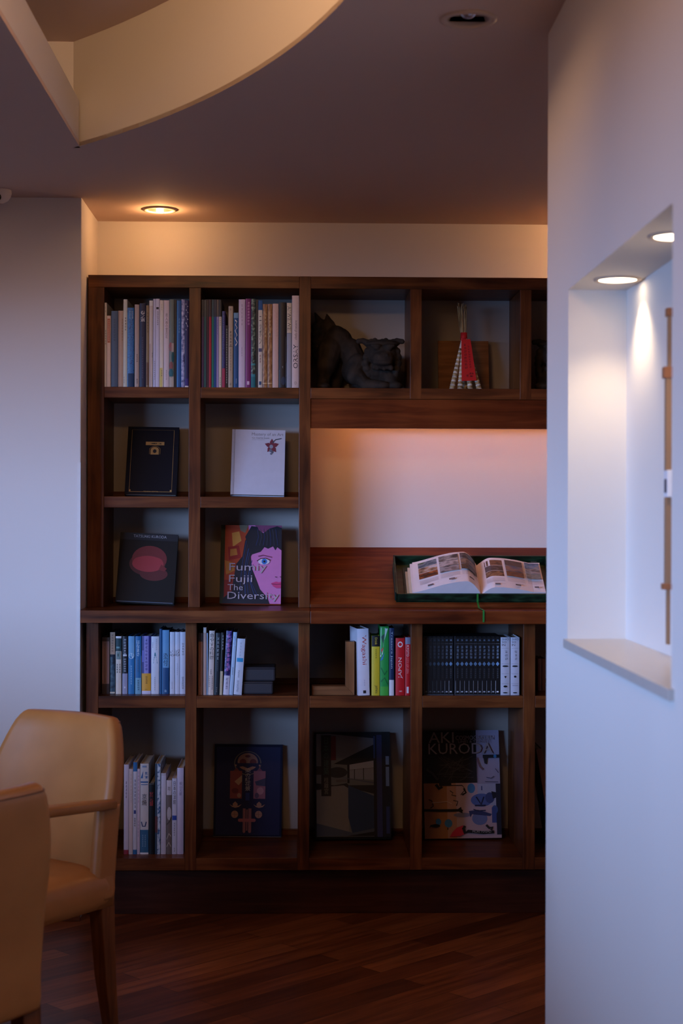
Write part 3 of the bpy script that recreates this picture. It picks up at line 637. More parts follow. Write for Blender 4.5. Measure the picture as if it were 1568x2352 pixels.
# lower cabinet, third compartment
G5 = 'bright spined books in the third compartment under the worktop'; S5 = 2.8
t = thing('bookend', 'mitred L-shaped wooden bookend left of the bright spined books', 'bookend', (0, 0, 0))
Yb_ = -.08; q = lambda px, py: (at(px, py, Yb_).x, at(px, py, Yb_).z)
zb = ZC1+.0003; x0_, x1_, xi = q(716, 1590)[0], q(813.6, 1590)[0], q(793, 1590)[0]; zt = q(800, 1474)[1]; zi = q(750, 1576)[1]
b = MB(); b.prism([(x0_, zb), (x1_, zb), (xi, zi), (x0_, zi)], Yb_, Yb_+.05, M_OAKH); b.build('base', t, .001)
b = MB(); b.prism([(x1_, zb), (x1_, zt), (xi, zt), (xi, zi)], Yb_, Yb_+.05, M_OAK); b.build('upright', t, .001)
spbooks([
 (343, 417, 180, (222, 220, 232), 'white sweets book with red letters running downwards', [('t', 'Wagashi', .3, .46, .78, .9, (180, 50, 44), -90), ('r', .42, .03, .68, .075, INK), ('m', .5, .14, .6, .24, (180, 170, 190), 3)], dict(yaw=8, lean=-1.3)),
 (428, 480, 225, (206, 186, 44), 'yellow book with a black head', [('r', 0, .82, 1, 1, K), ('t', 'Drink', .4, .85, .7, .97, (200, 180, 60), -90), ('t', 'JAPAN', .35, .04, .75, .17, INK, -90), ('m', .45, .62, .65, .78, (110, 100, 20), 5)]),
 (482, 538, 165, (34, 150, 66), 'green book with white and blue leaf shapes', [('p', [(0, .55), (.3, .6), (.6, .98), (.1, .98)], (215, 230, 225)), ('p', [(.1, .85), (.5, .9), (.35, .75)], (30, 70, 60)), ('p', [(0, .5), (.5, .62), (.3, .52)], (40, 110, 180)), ('p', [(.5, .8), (.9, .97), (.6, .97)], (200, 225, 215)), ('p', [(.1, .66), (.4, .7), (.2, .62)], (200, 60, 50)), ('r', 0, 0, 1, .13, (70, 170, 60)), ('l', [(.1, .4), (.5, .3), (.8, .36)], .08, (20, 110, 60), .2), ('l', [(.1, .2), (.5, .26), (.9, .16)], .08, (20, 110, 60), .2)]),
 (541, 572, 175, (24, 48, 84), 'navy book with a white foot between green and red books', [('r', 0, 0, 1, .23, (222, 220, 226)), ('t', 'Treasure Japan', .3, .4, .75, .95, (190, 200, 210), -90)]),
 (582, 641, 240, (188, 22, 30), 'red travel book with white capitals reading upwards', [('t', 'JAPON', .3, .3, .78, .66, (226, 214, 214), 90), ('e', .5, .89, .28, .05, (226, 214, 214)), ('e', .5, .89, .18, .03, (188, 22, 30)), ('m', .3, .06, .75, .09, (226, 190, 190), 1)]),
 (643.5, 677, 235, (186, 24, 30), 'narrow red city book with white capitals reading downwards', [('r', 0, .88, 1, 1, (120, 126, 150)), ('p', [(0, .88), (1, .88), (.5, .95)], (186, 24, 30)), ('t', 'KYOTO', .3, .67, .75, .86, (230, 215, 215), -90), ('t', 'CITY OF ZEN', .3, .38, .7, .65, (224, 130, 130), -90), ('r', .3, .04, .7, .15, (220, 214, 220))]),
], 700, 1380, S5, 1597, ZC1, -.09, G5, depth=.15)
# lower cabinet, fourth compartment: two slipcases of discs and twin paperbacks
def slipcase(x0, x1, yt, yb, Yf, label):
    xa, xb = at(x0, yb, Yf).x, at(x1, yb, Yf).x; h = at(x0, yt, Yf).z-ZC1; th = .0016
    t = thing('slipcase', label, 'slipcase', ((xa+xb)/2, Yf, ZC1+.0002), 'black slipcases of disc cases'); w_ = xb-xa; m = plain((20, 22, 28), .35); b = MB()
    b.box(-w_/2, w_/2, 0, .15, 0, th, m); b.box(-w_/2, w_/2, 0, .15, h-th, h, m); b.box(-w_/2, -w_/2+th, 0, .15, th, h-th, m); b.box(w_/2-th, w_/2, 0, .15, th, h-th, m); b.box(-w_/2, w_/2, .148, .15, 0, h, m)
    e = plain((120, 126, 140), .4)
    b.box(-w_/2, w_/2, -.0004, 0, 0, th*.6, e); b.box(-w_/2, -w_/2+th*.5, -.0004, 0, 0, h, e)
    b.build('sleeve', t); return t
SCY = -.075
slipcase(972, 1041, 1461.5, 1593.5, SCY, 'black slipcase holding seven dark disc cases, left of the ten-case one')
slipcase(1043.5, 1148.5, 1461.5, 1593.5, SCY, 'black slipcase holding ten disc cases, beside the twin white paperbacks')
def disc_case(x0, x1, k, label, base, bright, grp):
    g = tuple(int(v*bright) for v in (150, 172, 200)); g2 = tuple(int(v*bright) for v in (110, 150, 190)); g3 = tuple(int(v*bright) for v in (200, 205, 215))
    sp = [('m', .25, .93, .8, .97, g, 1), ('m', .25, .62, .8, .86, g, 4), ('r', 0, .885, 1, .892, tuple(int(v*bright) for v in (90, 96, 104))), ('p', [(.08, .535), (.5, .495), (.92, .535), (.5, .575)], g2),
          ('m', .35, .28, .7, .46, tuple(int(v*bright) for v in (100, 106, 116)), 5), ('r', .3, .035, .75, .06, g3), ('r', .02, .02, .09, .24, g3)]
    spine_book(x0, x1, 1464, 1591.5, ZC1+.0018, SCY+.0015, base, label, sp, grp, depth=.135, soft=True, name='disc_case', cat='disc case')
for k in range(7):
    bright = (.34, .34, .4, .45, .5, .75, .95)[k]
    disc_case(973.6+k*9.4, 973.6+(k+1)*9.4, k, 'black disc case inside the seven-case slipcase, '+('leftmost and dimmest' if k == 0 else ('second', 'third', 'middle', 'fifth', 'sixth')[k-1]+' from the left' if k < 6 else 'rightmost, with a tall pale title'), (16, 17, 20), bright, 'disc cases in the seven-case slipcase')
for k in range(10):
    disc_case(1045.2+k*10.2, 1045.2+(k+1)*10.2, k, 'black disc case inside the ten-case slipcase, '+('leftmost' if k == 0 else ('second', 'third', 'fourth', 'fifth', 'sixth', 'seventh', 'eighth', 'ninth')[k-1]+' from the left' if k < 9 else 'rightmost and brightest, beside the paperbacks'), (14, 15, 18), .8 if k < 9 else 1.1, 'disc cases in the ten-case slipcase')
tw = [('t', 'SHO', .12, .95, .9, .985, (60, 60, 70)), ('t', 'SO', .12, .9, .6, .935, (60, 60, 70)), ('t', 'IN', .12, .85, .5, .885, (60, 60, 70)), ('m', .45, .6, .75, .78, (120, 122, 136), 3), ('r', .1, .81, .9, .813, (110, 110, 120)), ('r', .1, .54, .9, .543, (110, 110, 120)), ('e', .5, .5, .32, .014, K), ('r', .1, .365, .9, .368, (110, 110, 120)), ('r', .1, .195, .9, .198, (110, 110, 120)), ('e', .5, .04, .25, .01, K)]
spbooks([
 (1257, 1317, 235, (196, 198, 212), 'white paperback with small black emblems, left one of the twins', tw+[('p', [(.38, .33), (.62, .33), (.5, .29)], K), ('e', .5, .15, .2, .018, K)]),
 (1321, 1378, 235, (196, 198, 214), 'white paperback with small black emblems, right one of the twins', tw+[('e', .5, .32, .12, .018, K), ('r', .2, .16, .8, .17, (150, 150, 165))]),
], 700, 1380, S5, 1593, ZC1, -.075, 'twin white paperbacks', depth=.15)
# lower cabinet, fifth compartment, mostly behind the right wall
for k in range(2):
    spine_book(1234.5+k*9, 1243+k*9, 1513, 1584, ZC1, .06, (150, 110, 104), 'thin pinkish book low in the compartment by the right wall, '+('nearest the divider' if k == 0 else 'beside the wall edge'), [], 'pinkish booklets by the right wall', depth=.12)
# bottom row, first compartment
G6 = 'tall books upright in the bottom left compartment'; S6 = 6.19
spbooks([
 (148, 218, 843, (206, 190, 200), 'white tall book with a red foot, beside the leather armchair', [('r', 0, 0, 1, .05, (150, 40, 56)), ('m', .35, .62, .65, .82, (90, 80, 96), 5)]),
 (220, 277, 905, (206, 184, 178), 'pink-cream tall book, second in the bottom row', [('m', .4, .6, .65, .95, (170, 140, 136), 8)]),
 (279, 336, 810, (204, 196, 202), 'tall book with a blue head and blue foot', [('r', 0, .9, 1, 1, (40, 104, 160)), ('r', 0, 0, 1, .05, (40, 100, 150)), ('m', .25, .5, .75, .82, (90, 90, 120), 8), ('r', .2, .44, .75, .48, (50, 60, 120)), ('m', .25, .3, .7, .4, INK, 4)]),
 (338, 378, 905, (206, 184, 194), 'narrow pinkish book left of the blue-and-white porcelain one', [('m', .3, .6, .6, .98, (150, 80, 110), 9), ('m', .3, .2, .6, .4, (110, 100, 120), 5)]),
 (380, 500, 830, (206, 196, 190), 'broad white book with blue porcelain pattern and waves at its foot', [('r', 0, 0, 1, .27, (46, 96, 130)), ('r', 0, 0, 1, .02, W), ('m', .25, .08, .4, .22, (150, 180, 200), 6), ('m', .55, .08, .7, .22, (150, 180, 200), 6), ('r', .05, .79, .95, .805, (36, 84, 140)), ('r', .1, .765, .9, .772, (36, 84, 140)), ('p', [(.05, .84), (.35, .92), (.3, .84)], (36, 90, 150)), ('m', .5, .83, .95, .92, (40, 100, 160), 2), ('t', '京\n焼', .22, .54, .8, .67, (60, 54, 60)), ('l', [(.15, .36), (.3, .31), (.6, .31), (.75, .36)], .12, (30, 56, 100), .1), ('r', .25, .96, .75, .98, (120, 140, 170))]),
 (503, 582, 1110, (14, 14, 18), 'black book with a red three-character title', [('t', '窯\n元\n録', .15, .68, .8, .88, (196, 60, 54)), ('r', .05, .985, .95, 1, (80, 76, 72))]),
 (590, 668, 830, WAVE_M, 'tall blue and white mottled book right of the black one', [('r', 0, 0, .45, 1, (50, 66, 84)), ('r', 0, .24, .5, .42, (96, 44, 46))]),
 (676, 748, 965, (206, 198, 210), 'plain lilac-white book in the bottom row', [('r', 0, .97, 1, 1, (190, 182, 192))]),
 (750, 830, 1065, (112, 98, 92), 'brown landscape book with a pale title panel', [('r', .05, .8, 1, 1, (206, 194, 198)), ('t', '雨', .25, .86, .75, .92, INK), ('e', .55, .55, .4, .09, (190, 180, 180)), ('l', [(.1, .2), (.5, .28), (.9, .24)], .08, (190, 180, 160), .2), ('l', [(.1, .1), (.5, .16), (.9, .1)], .08, (190, 180, 160), .2), ('l', [(.1, .4), (.6, .44), (.9, .5)], .12, (76, 66, 60), .2)]),
 (833, 902, 1040, (204, 200, 214), 'white book with a blue square and bold black title', [('r', .05, .45, .95, .51, (40, 70, 160)), ('t', '日\n本\nの\n洋\n館', .2, .66, .8, .96, INK), ('m', .35, .24, .65, .42, (90, 90, 110), 6), ('m', .4, .03, .6, .09, INK, 2)]),
 (905, 998, 890, (204, 192, 212), 'broad lilac-white book at the right end of the bottom row', [('t', '横\n山\n大\n観', .35, .68, .72, .84, (120, 110, 140)), ('m', .8, .76, .9, .84, (150, 140, 160), 3)]),
], 260, 1620, S6, 1958, ZD1, -.035, G6, depth=.21)

# ---------------------------------------------------------------- books displayed face out
def face_book(tl, tr, bl, br, zs, Yb, leanb, th, col, label, specs, yaw=0, name='book', edge=None):
    """front cover seen; leans back by leanb degrees"""
    zs0 = zs; htest = (bl[1]-tl[1])/620
    while leanb > 3:      # keep the raised rear edge and the top corner off the back panel
        zs = zs0+th*math.sin(R(leanb)); Yt = atz((bl[0]+br[0])/2, (bl[1]+br[1])/2, zs).y if zs < 1.2 else Yb
        if Yt+htest*math.sin(R(leanb))+th*math.cos(R(leanb)) < .284: break
        leanb -= .5
    if zs < 1.2: Yb = atz((bl[0]+br[0])/2, (bl[1]+br[1])/2, zs).y
    pb = at((bl[0]+br[0])/2, (bl[1]+br[1])/2, Yb)
    w_ = (at(br[0], br[1], Yb)-at(bl[0], bl[1], Yb)).x/math.cos(R(yaw)); a = R(leanb)
    h = .3
    for _ in range(12):
        ytop = Yb+h*math.sin(a); zt = at((tl[0]+tr[0])/2, (tl[1]+tr[1])/2, ytop).z; h = (zt-zs)/math.cos(a)
    mx = at((tl[0]+tr[0])/2, tl[1], Yb+h*math.sin(a)).x; roll = math.atan2(mx-pb.x, h)
    t = thing(name, label, 'book', (pb.x, Yb, zs+.0004+abs(math.sin(roll))*w_/2*.9))
    t.rotation_euler = (Matrix.Rotation(R(yaw), 3, 'Z') @ Matrix.Rotation(roll, 3, 'Y') @ Matrix.Rotation(-a, 3, 'X')).to_euler()
    m = col if not isinstance(col, tuple) else plain(col, .6, spec=.2)
    b = MB(); c = .0025
    b.box(-w_/2, w_/2, 0, c, 0, h, m); b.box(-w_/2, w_/2, th-c, th, 0, h, m); b.box(-w_/2, -w_/2+c, c, th-c, 0, h, edge or m)
    def surf(u, v, lift): return ((u-.5)*w_, -lift, v*h)
    decals(b, specs, surf, .6); b.build('cover', t)
    b = MB(); b.box(-w_/2+c, w_/2-.004, c, th-c, .003, h-.003, plain(PAGE, .8)); b.build('pages', t)
    return t
GOLDC = (168, 128, 72)
face_book((293, 980), (414, 983), (286, 1137), (405, 1138.5), ZB1, .12, 20, .022, (10, 12, 24), 'black book with a thin gold frame, upright in the left compartment of the second row',
 [('r', .08, .04, .086, .95, GOLDC), ('r', .90, .04, .906, .95, GOLDC), ('r', .08, .035, .906, .041, GOLDC), ('r', .08, .95, .906, .955, (90, 70, 40)), ('r', .36, .725, .72, .775, GOLDC), ('m', .38, .735, .70, .765, (60, 44, 24), 1), ('m', .46, .735, .60, .765, (60, 44, 24), 1),
  ('r', .46, .585, .62, .64, GOLDC), ('e', .54, .65, .08, .048, GOLDC), ('e', .54, .635, .035, .028, (12, 12, 20)), ('l', [(.44, .59), (.44, .67), (.49, .7), (.54, .712), (.6, .7), (.645, .67), (.645, .59)], .012, (110, 84, 48), .75),
  ('r', .08, .035, .11, .065, GOLDC), ('r', .87, .035, .906, .065, GOLDC), ('t', 'ΤΕΧΝΗ ΕΡΓΟ', .36, .03, .64, .045, (190, 150, 90))])
RED = (120, 44, 62)
t = face_book((533, 987.6), (656, 989), (529, 1141), (652, 1142), ZB1, .12, 14, .028, (206, 204, 216), 'white book with a dark red flower, second row right compartment',
 [('t', 'Mastery of an Art', .37, .895, .965, .955, (120, 118, 124)), ('t', 'Van Cleef & Arpels', .37, .855, .70, .885, (90, 88, 94)), ('r', .37, .842, .62, .845, (130, 130, 136)),
  *[('p', [(.75+.03*math.cos(R(a+90)), .75+.025*math.sin(R(a+90))), (.75+.085*math.cos(R(a+28)), .75+.07*math.sin(R(a+28))), (.75+.14*math.cos(R(a)), .75+.115*math.sin(R(a))), (.75+.085*math.cos(R(a-28)), .75+.07*math.sin(R(a-28))), (.75+.03*math.cos(R(a-90)), .75+.025*math.sin(R(a-90)))], RED) for a in (90, 162, 234, 306, 18)],
  ('l', [(.76, .8), (.82, .85), (.93, .87)], .018, (80, 84, 96), .8), ('e', .74, .74, .035, .03, (150, 156, 170)), ('e', .73, .68, .028, .024, (110, 116, 132)), ('e', .76, .66, .022, .02, (90, 96, 112)), ('e', .74, .63, .018, .016, (110, 116, 132)), ('r', .045, 0, .05, 1, (120, 110, 110)), ('r', .02, 0, .023, 1, (150, 140, 136))])
face_book((276, 1226), (411, 1230), (264.5, 1387), (399, 1389), ZW, .19, 14, .024, (26, 24, 24), 'dark book with a glowing red lacquer bowl form, third row left compartment',
 [('r', 0, .9, 1, 1, (20, 22, 30)), ('t', 'TATSUAKI KURODA', .23, .935, .80, .975, (150, 150, 158)),
  ('e', .50, .56, .31, .17, (70, 20, 24)), ('e', .62, .42, .24, .1, (84, 24, 28)), ('e', .53, .63, .30, .19, (104, 28, 32)), ('e', .51, .56, .27, .115, (150, 46, 54)), ('e', .51, .60, .25, .07, (150, 44, 52)), ('p', [(.74, .56), (.84, .5), (.8, .46), (.7, .48)], (110, 30, 34)), ('r', .02, .005, .98, .018, (70, 80, 96))])
SK = (206, 120, 176); HR = (18, 20, 34); OR = (176, 66, 30); YE = (190, 120, 46)
fum = [('r', 0, 0, .07, 1, (30, 44, 28)), ('r', .07, 0, .5, 1, OR), ('p', [(.07, .0), (.45, 0), (.4, .3), (.07, .3)], (140, 40, 34)), ('p', [(.18, .9), (.3, .92), (.34, .8), (.2, .72)], (206, 150, 66)), ('p', [(.12, .72), (.3, .74), (.34, .58), (.14, .55)], (150, 30, 24)),
 ('p', [(.16, .69), (.26, .7), (.28, .62), (.16, .6)], YE), ('p', [(.3, 1), (.45, 1), (.4, .9), (.32, .93)], (120, 110, 90)), ('p', [(.07, .55), (.2, .52), (.24, .42), (.1, .36)], YE),
 ('p', [(.38, 0), (1, 0), (1, 1), (.45, 1), (.5, .6)], SK),
 ('p', [(.56, 1), (1, 1), (1, .88), (.9, .92), (.75, .9), (.6, .93)], (130, 60, 96)), ('p', [(.5, .99), (.6, .98), (.62, .94), (.7, .9), (.8, .96), (.92, .99), (1, .97), (1, .68), (.93, .72), (.9, .68), (.86, .73), (.78, .7), (.72, .72), (.66, .66), (.5, .62), (.4, .85)], HR),
 ('p', [(.52, .98), (.40, .80), (.36, .6), (.26, .5), (.22, .3), (.2, .16), (.05, .06), (.05, 0), (.82, 0), (.78, .08), (.66, .18), (.6, .3), (.52, .45), (.5, .6), (.55, .66)], HR),
 *[('l', [(.42+.02*i, .8-.05*i), (.36+.02*i, .5-.03*i), (.32+.05*i, .1)], .006, ((40, 60, 120), (70, 40, 60), (50, 80, 150))[i % 3], .8) for i in range(7)],
 *[('l', [(.6+.05*i, .95), (.62+.05*i, .85), (.58+.06*i, .74)], .006, ((40, 60, 110), (60, 70, 90))[i % 2], .8) for i in range(7)],
 ('e', .715, .535, .095, .04, (216, 206, 216)), ('e', .722, .535, .045, .036, (40, 110, 190)), ('e', .722, .535, .018, .014, K), ('l', [(.6, .54), (.66, .57), (.74, .578), (.82, .55)], .014, (80, 30, 50), .8), ('l', [(.62, .6), (.7, .615), (.78, .6), (.84, .59)], .016, (140, 60, 100), .8),
 ('l', [(.9, .34), (.93, .335)], .012, (90, 40, 60), .8), ('l', [(.98, .345), (1, .335)], .012, (90, 40, 60), .8), ('p', [(.84, .26), (.92, .28), (.96, .27), (1, .28), (1, .2), (.93, .195), (.87, .22)], (206, 60, 120)), ('l', [(.84, .25), (.93, .245), (1, .25)], .01, (120, 30, 70), .8),
 ('t', 'Fumiy', .15, .385, .76, .51, (176, 160, 170)), ('t', 'Fujii', .15, .24, .53, .36, (176, 160, 170)), ('t', 'The', .13, .165, .38, .24, (176, 160, 170)), ('t', 'Diversity', .13, .025, .97, .145, (176, 160, 170))]
face_book((506, 1206), (649, 1209), (503.5, 1386.5), (644.5, 1388.5), ZW, .19, 13, .02, OR, 'colourful book with a painted black-haired face with blue eye, third row right compartment', fum)
PK = (150, 100, 110); FW = (170, 128, 112)
ben = [('r', .03, .02, .97, .975, (24, 30, 72)), ('e', .49, .80, .20, .13, (120, 110, 96)), ('e', .49, .80, .185, .122, (24, 30, 72)), ('e', .49, .815, .15, .095, FW), ('e', .42, .81, .05, .035, (120, 60, 64)), ('e', .57, .81, .05, .035, (120, 60, 64)), ('e', .49, .875, .04, .014, (110, 60, 64)), ('p', [(.3, .8), (.7, .8), (.66, .755), (.56, .765), (.49, .745), (.42, .765), (.32, .755)], (24, 30, 72)),
 ('e', .315, .775, .012, .01, FW), ('e', .665, .775, .012, .01, FW),
 ('r', .235, .415, .41, .715, (140, 70, 68)), ('p', [(.28, .715), (.33, .75), (.37, .715)], (120, 60, 60)), ('p', [(.3, .6), (.41, .67), (.41, .6), (.36, .56)], (180, 150, 120)), ('e', .31, .5, .05, .03, (110, 50, 56)), ('e', .37, .45, .03, .025, FW),
 ('r', .58, .415, .755, .715, (150, 96, 116)), ('p', [(.62, .715), (.67, .75), (.71, .715)], (120, 70, 96)), ('p', [(.6, .6), (.755, .64), (.755, .55), (.62, .56)], (60, 60, 90)), ('e', .68, .5, .05, .04, (180, 130, 140)), ('e', .63, .45, .03, .03, (90, 70, 100)),
 ('t', '染\nの\n紅\n花\n景', .455, .50, .535, .745, (190, 184, 190)), ('r', .465, .395, .525, .48, (36, 56, 120)),
 ('p', [(.23, .355), (.28, .335), (.28, .36), (.315, .385), (.35, .36), (.35, .335), (.41, .355), (.37, .325), (.315, .315), (.27, .325)], FW), ('p', [(.58, .355), (.63, .335), (.63, .36), (.665, .385), (.7, .36), (.7, .335), (.755, .355), (.72, .325), (.665, .315), (.62, .325)], FW),
 ('e', .31, .245, .052, .04, FW), ('r', .26, .243, .36, .246, (120, 80, 70)), ('r', .308, .21, .312, .28, (120, 80, 70)), ('e', .66, .245, .052, .04, FW), ('r', .61, .243, .71, .246, (120, 80, 70)), ('r', .658, .21, .662, .28, (120, 80, 70)),
 ('r', .43, .06, .47, .31, PK), ('r', .51, .06, .555, .31, PK), ('r', .48, .07, .50, .30, PK), ('e', .45, .06, .02, .015, PK), ('e', .533, .06, .022, .015, PK), ('r', .38, .165, .60, .20, (170, 100, 112)), ('e', .38, .1825, .02, .0175, (170, 100, 112)), ('e', .60, .1825, .02, .0175, (170, 100, 112)), ('r', 0, 0, 1, .008, (110, 96, 90))]
face_book((493, 1711), (649, 1712), (489.5, 1923.5), (646, 1923), ZD1, .175, 13, .022, (22, 24, 52), 'dark blue slipcased book with small ornamental motifs, bottom row second compartment', ben)
GY = (112, 114, 120)
jap = [('r', .02, .025, .8, .985, GY), ('p', [(.0, 1), (1, 1), (1, .96), (.78, .94), (.3, .975)], (18, 22, 34)), ('p', [(.25, .70), (.78, .88), (.78, .73), (.45, .69)], (14, 16, 24)), ('p', [(.44, .69), (.78, .73), (.78, .665), (.46, .645)], (160, 166, 186)),
 ('r', .43, .52, .46, .7, (20, 22, 30)), ('p', [(.46, .64), (.78, .66), (.78, .55), (.46, .565)], (140, 146, 164)), ('r', .52, .55, .53, .65, (24, 26, 34)), ('r', .64, .55, .65, .66, (24, 26, 34)), ('p', [(.36, .575), (.78, .53), (.78, .515), (.36, .57)], (84, 92, 112)),
 ('e', .3, .62, .13, .05, (40, 44, 52)), ('r', .02, .6, .12, .68, (56, 48, 46)), ('p', [(.02, .52), (.25, .5), (.42, .52), (.45, .5), (.78, .5), (.78, .42), (.5, .47), (.02, .46)], (26, 28, 38)), ('r', .28, .53, .42, .555, (100, 96, 100)), ('p', [(.02, .45), (.2, .49), (.38, .5), (.45, .47), (.45, .03), (.02, .03)], (128, 126, 130)), ('p', [(.44, .5), (.78, .4), (.78, .05), (.5, .03), (.44, .2)], (34, 60, 100)), ('p', [(.02, .03), (.02, .15), (.5, .06), (.78, .1), (.78, .06), (.5, .03)], (76, 88, 112)), ('p', [(.42, .03), (.78, .07), (.78, .03)], (14, 16, 24)),
 ('r', .78, .02, .82, .97, (14, 16, 24)), ('r', .78, .75, .8, .96, (40, 64, 110)), ('r', .82, .02, .89, .97, (46, 54, 100)), ('r', .89, .02, 1, 1, (12, 14, 22)), ('r', .94, .49, .985, .77, (110, 130, 160)), ('r', .94, .67, .985, .69, (14, 16, 24)), ('r', .94, .05, .985, .3, (40, 52, 96)),
 ('r', .085, .4, .215, .97, (30, 28, 30)), ('r', .215, .735, .28, .96, (96, 22, 28)), ('t', '日\n本\nの\n建\n築', .115, .6, .185, .95, (60, 84, 78)), ('t', '桂\n離\n宮', .12, .42, .18, .575, (130, 124, 116))]
face_book((724, 1682), (893, 1682), (723.5, 1927), (898, 1930), ZD1, .165, 14, .03, (12, 14, 20), 'dark book with a waterside villa photograph, bottom row third compartment', jap)
LL = (196, 172, 186); OG = (176, 120, 80); BL = (60, 130, 190); NB = (60, 76, 130)
aki = [('r', 0, 0, 1, .51, LL), ('r', 0, 0, .3, .51, OG), ('r', .3, 0, .42, .51, (190, 146, 128)), ('r', .7, .5, 1, 1, (160, 156, 186)), ('r', 0, .51, .7, 1, (20, 22, 28)), ('r', .7, .3, 1, .5, (170, 176, 206)),
 ('e', .62, .46, .05, .045, BL), ('r', .75, .44, .765, .48, NB), ('e', .75, .35, .14, .06, (84, 108, 176)), ('e', .86, .37, .06, .05, NB), ('e', .72, .18, .1, .06, (110, 126, 180)), ('e', .5, .215, .12, .02, (130, 130, 160)), ('p', [(.58, .25), (.7, .26), (.88, .22), (.86, .2), (.62, .22), (.6, .19)], (50, 60, 110)),
 ('r', .94, .03, 1, .5, (30, 34, 56)), ('p', [(.88, .43), (.94, .42), (.94, .37), (.9, .36)], (20, 24, 40)), ('e', .92, .26, .04, .04, (60, 90, 150)), ('r', .88, .14, .94, .28, (56, 80, 150)),
 ('l', [(0, .262), (.2, .258), (.46, .258), (.5, .25)], .035, K, .69), ('p', [(.44, .27), (.48, .29), (.5, .23), (.46, .24)], K), ('l', [(.16, .5), (.2, .46), (.24, .48)], .04, K, .69), ('l', [(.3, .49), (.5, .49), (.54, .45), (.48, .4)], .01, K, .69), ('r', .2, .485, .36, .51, K),
 ('l', [(.52, .46), (.55, .42), (.5, .4)], .022, K, .69), ('l', [(.34, .44), (.38, .42), (.36, .4), (.42, .39)], .012, (60, 50, 50), .69), ('l', [(.06, .36), (.1, .35), (.12, .3), (.08, .28)], .012, (50, 40, 40), .69), ('l', [(.38, .35), (.44, .34), (.42, .3)], .012, (50, 40, 40), .69), ('l', [(.1, .33), (.3, .34), (.36, .32)], .008, (220, 200, 180), .69),
 ('l', [(.68, .38), (.74, .31), (.78, .38)], .016, (30, 34, 70), .69), ('l', [(.66, .3), (.8, .3)], .02, (30, 34, 70), .69), ('l', [(.64, .265), (.7, .25), (.8, .255)], .014, (40, 44, 80), .69),
 ('e', .18, .155, .035, .03, BL), ('e', .31, .14, .05, .038, BL), ('l', [(.3, .1), (.3, .08)], .01, K, .69), ('e', .14, .118, .06, .016, K), ('p', [(.06, .1), (.08, .13), (.1, .12)], K),
 ('p', [(.32, .015), (.36, .06), (.42, .1), (.5, .12), (.52, .04), (.46, .02)], (206, 50, 84)), ('l', [(.5, .1), (.52, .05), (.56, .065), (.76, .05), (.9, .055)], .04, K, .69), ('l', [(.5, .11), (.53, .1)], .03, K, .69), ('l', [(.8, .12), (.84, .09), (.88, .1), (.86, .07)], .03, (30, 28, 34), .69), ('t', 'MORI YUGALI', .62, .05, .86, .075, (190, 186, 190)),
 ('r', .7, .51, .705, .75, (110, 60, 56)), ('r', .78, .74, 1, .77, (20, 22, 34)), ('p', [(.78, .77), (.84, .74), (.83, .68), (.8, .69)], (20, 22, 34)), ('e', .94, .755, .02, .016, BL), ('l', [(.7, .74), (.74, .66), (.78, .63)], .02, (110, 84, 104), .69), ('l', [(.82, .56), (.88, .55), (.92, .57)], .008, (50, 50, 90), .69), ('l', [(.8, .52), (.97, .515)], .008, (50, 50, 80), .69), ('l', [(.94, .64), (.98, .6)], .008, (50, 50, 80), .69),
 *[('l', [(rng.uniform(.15, .66), rng.uniform(.53, .76)) for _ in range(4)], .004, (74, 72, 78), .69) for _ in range(14)], ('l', [(.04, .64), (.12, .6), (.18, .54)], .03, (60, 58, 64), .69),
 ('t', 'AKI', .075, .885, .405, .985, (150, 138, 134)), ('t', 'COSMOGARDEN', .43, .91, .92, .95, (150, 140, 146)), ('t', 'LINES & TANGLES', .465, .883, .88, .906, (140, 132, 140)), ('t', 'KURODA', .07, .78, .91, .88, (158, 146, 150))]
face_book((973, 1679), (1141, 1679), (975.5, 1926.5), (1152, 1927), ZD1, .165, 13, .028, (40, 40, 52), 'art book with bold grey capitals over black, blue and pink shapes, bottom row right', aki)
# board leaning in the last compartment of the bottom row
t = thing('book', 'large brown-covered book leaning in the bottom compartment cut off by the right wall', 'book', (lx[4][1]+.004, .02, ZD1+.0005)); t.rotation_euler = (0, R(-9.5), 0)
t.location.x += .078
b = MB(); m = plain((120, 84, 70), .5); b.box(0, .003, 0, .2, 0, .36, m); b.box(.017, .02, 0, .2, 0, .36, m); b.box(.003, .017, 0, .003, 0, .36, m); b.build('cover', t)
b = MB(); b.box(.0032, .0168, .0035, .196, .003, .357, plain(PAGE, .8)); b.build('pages', t)
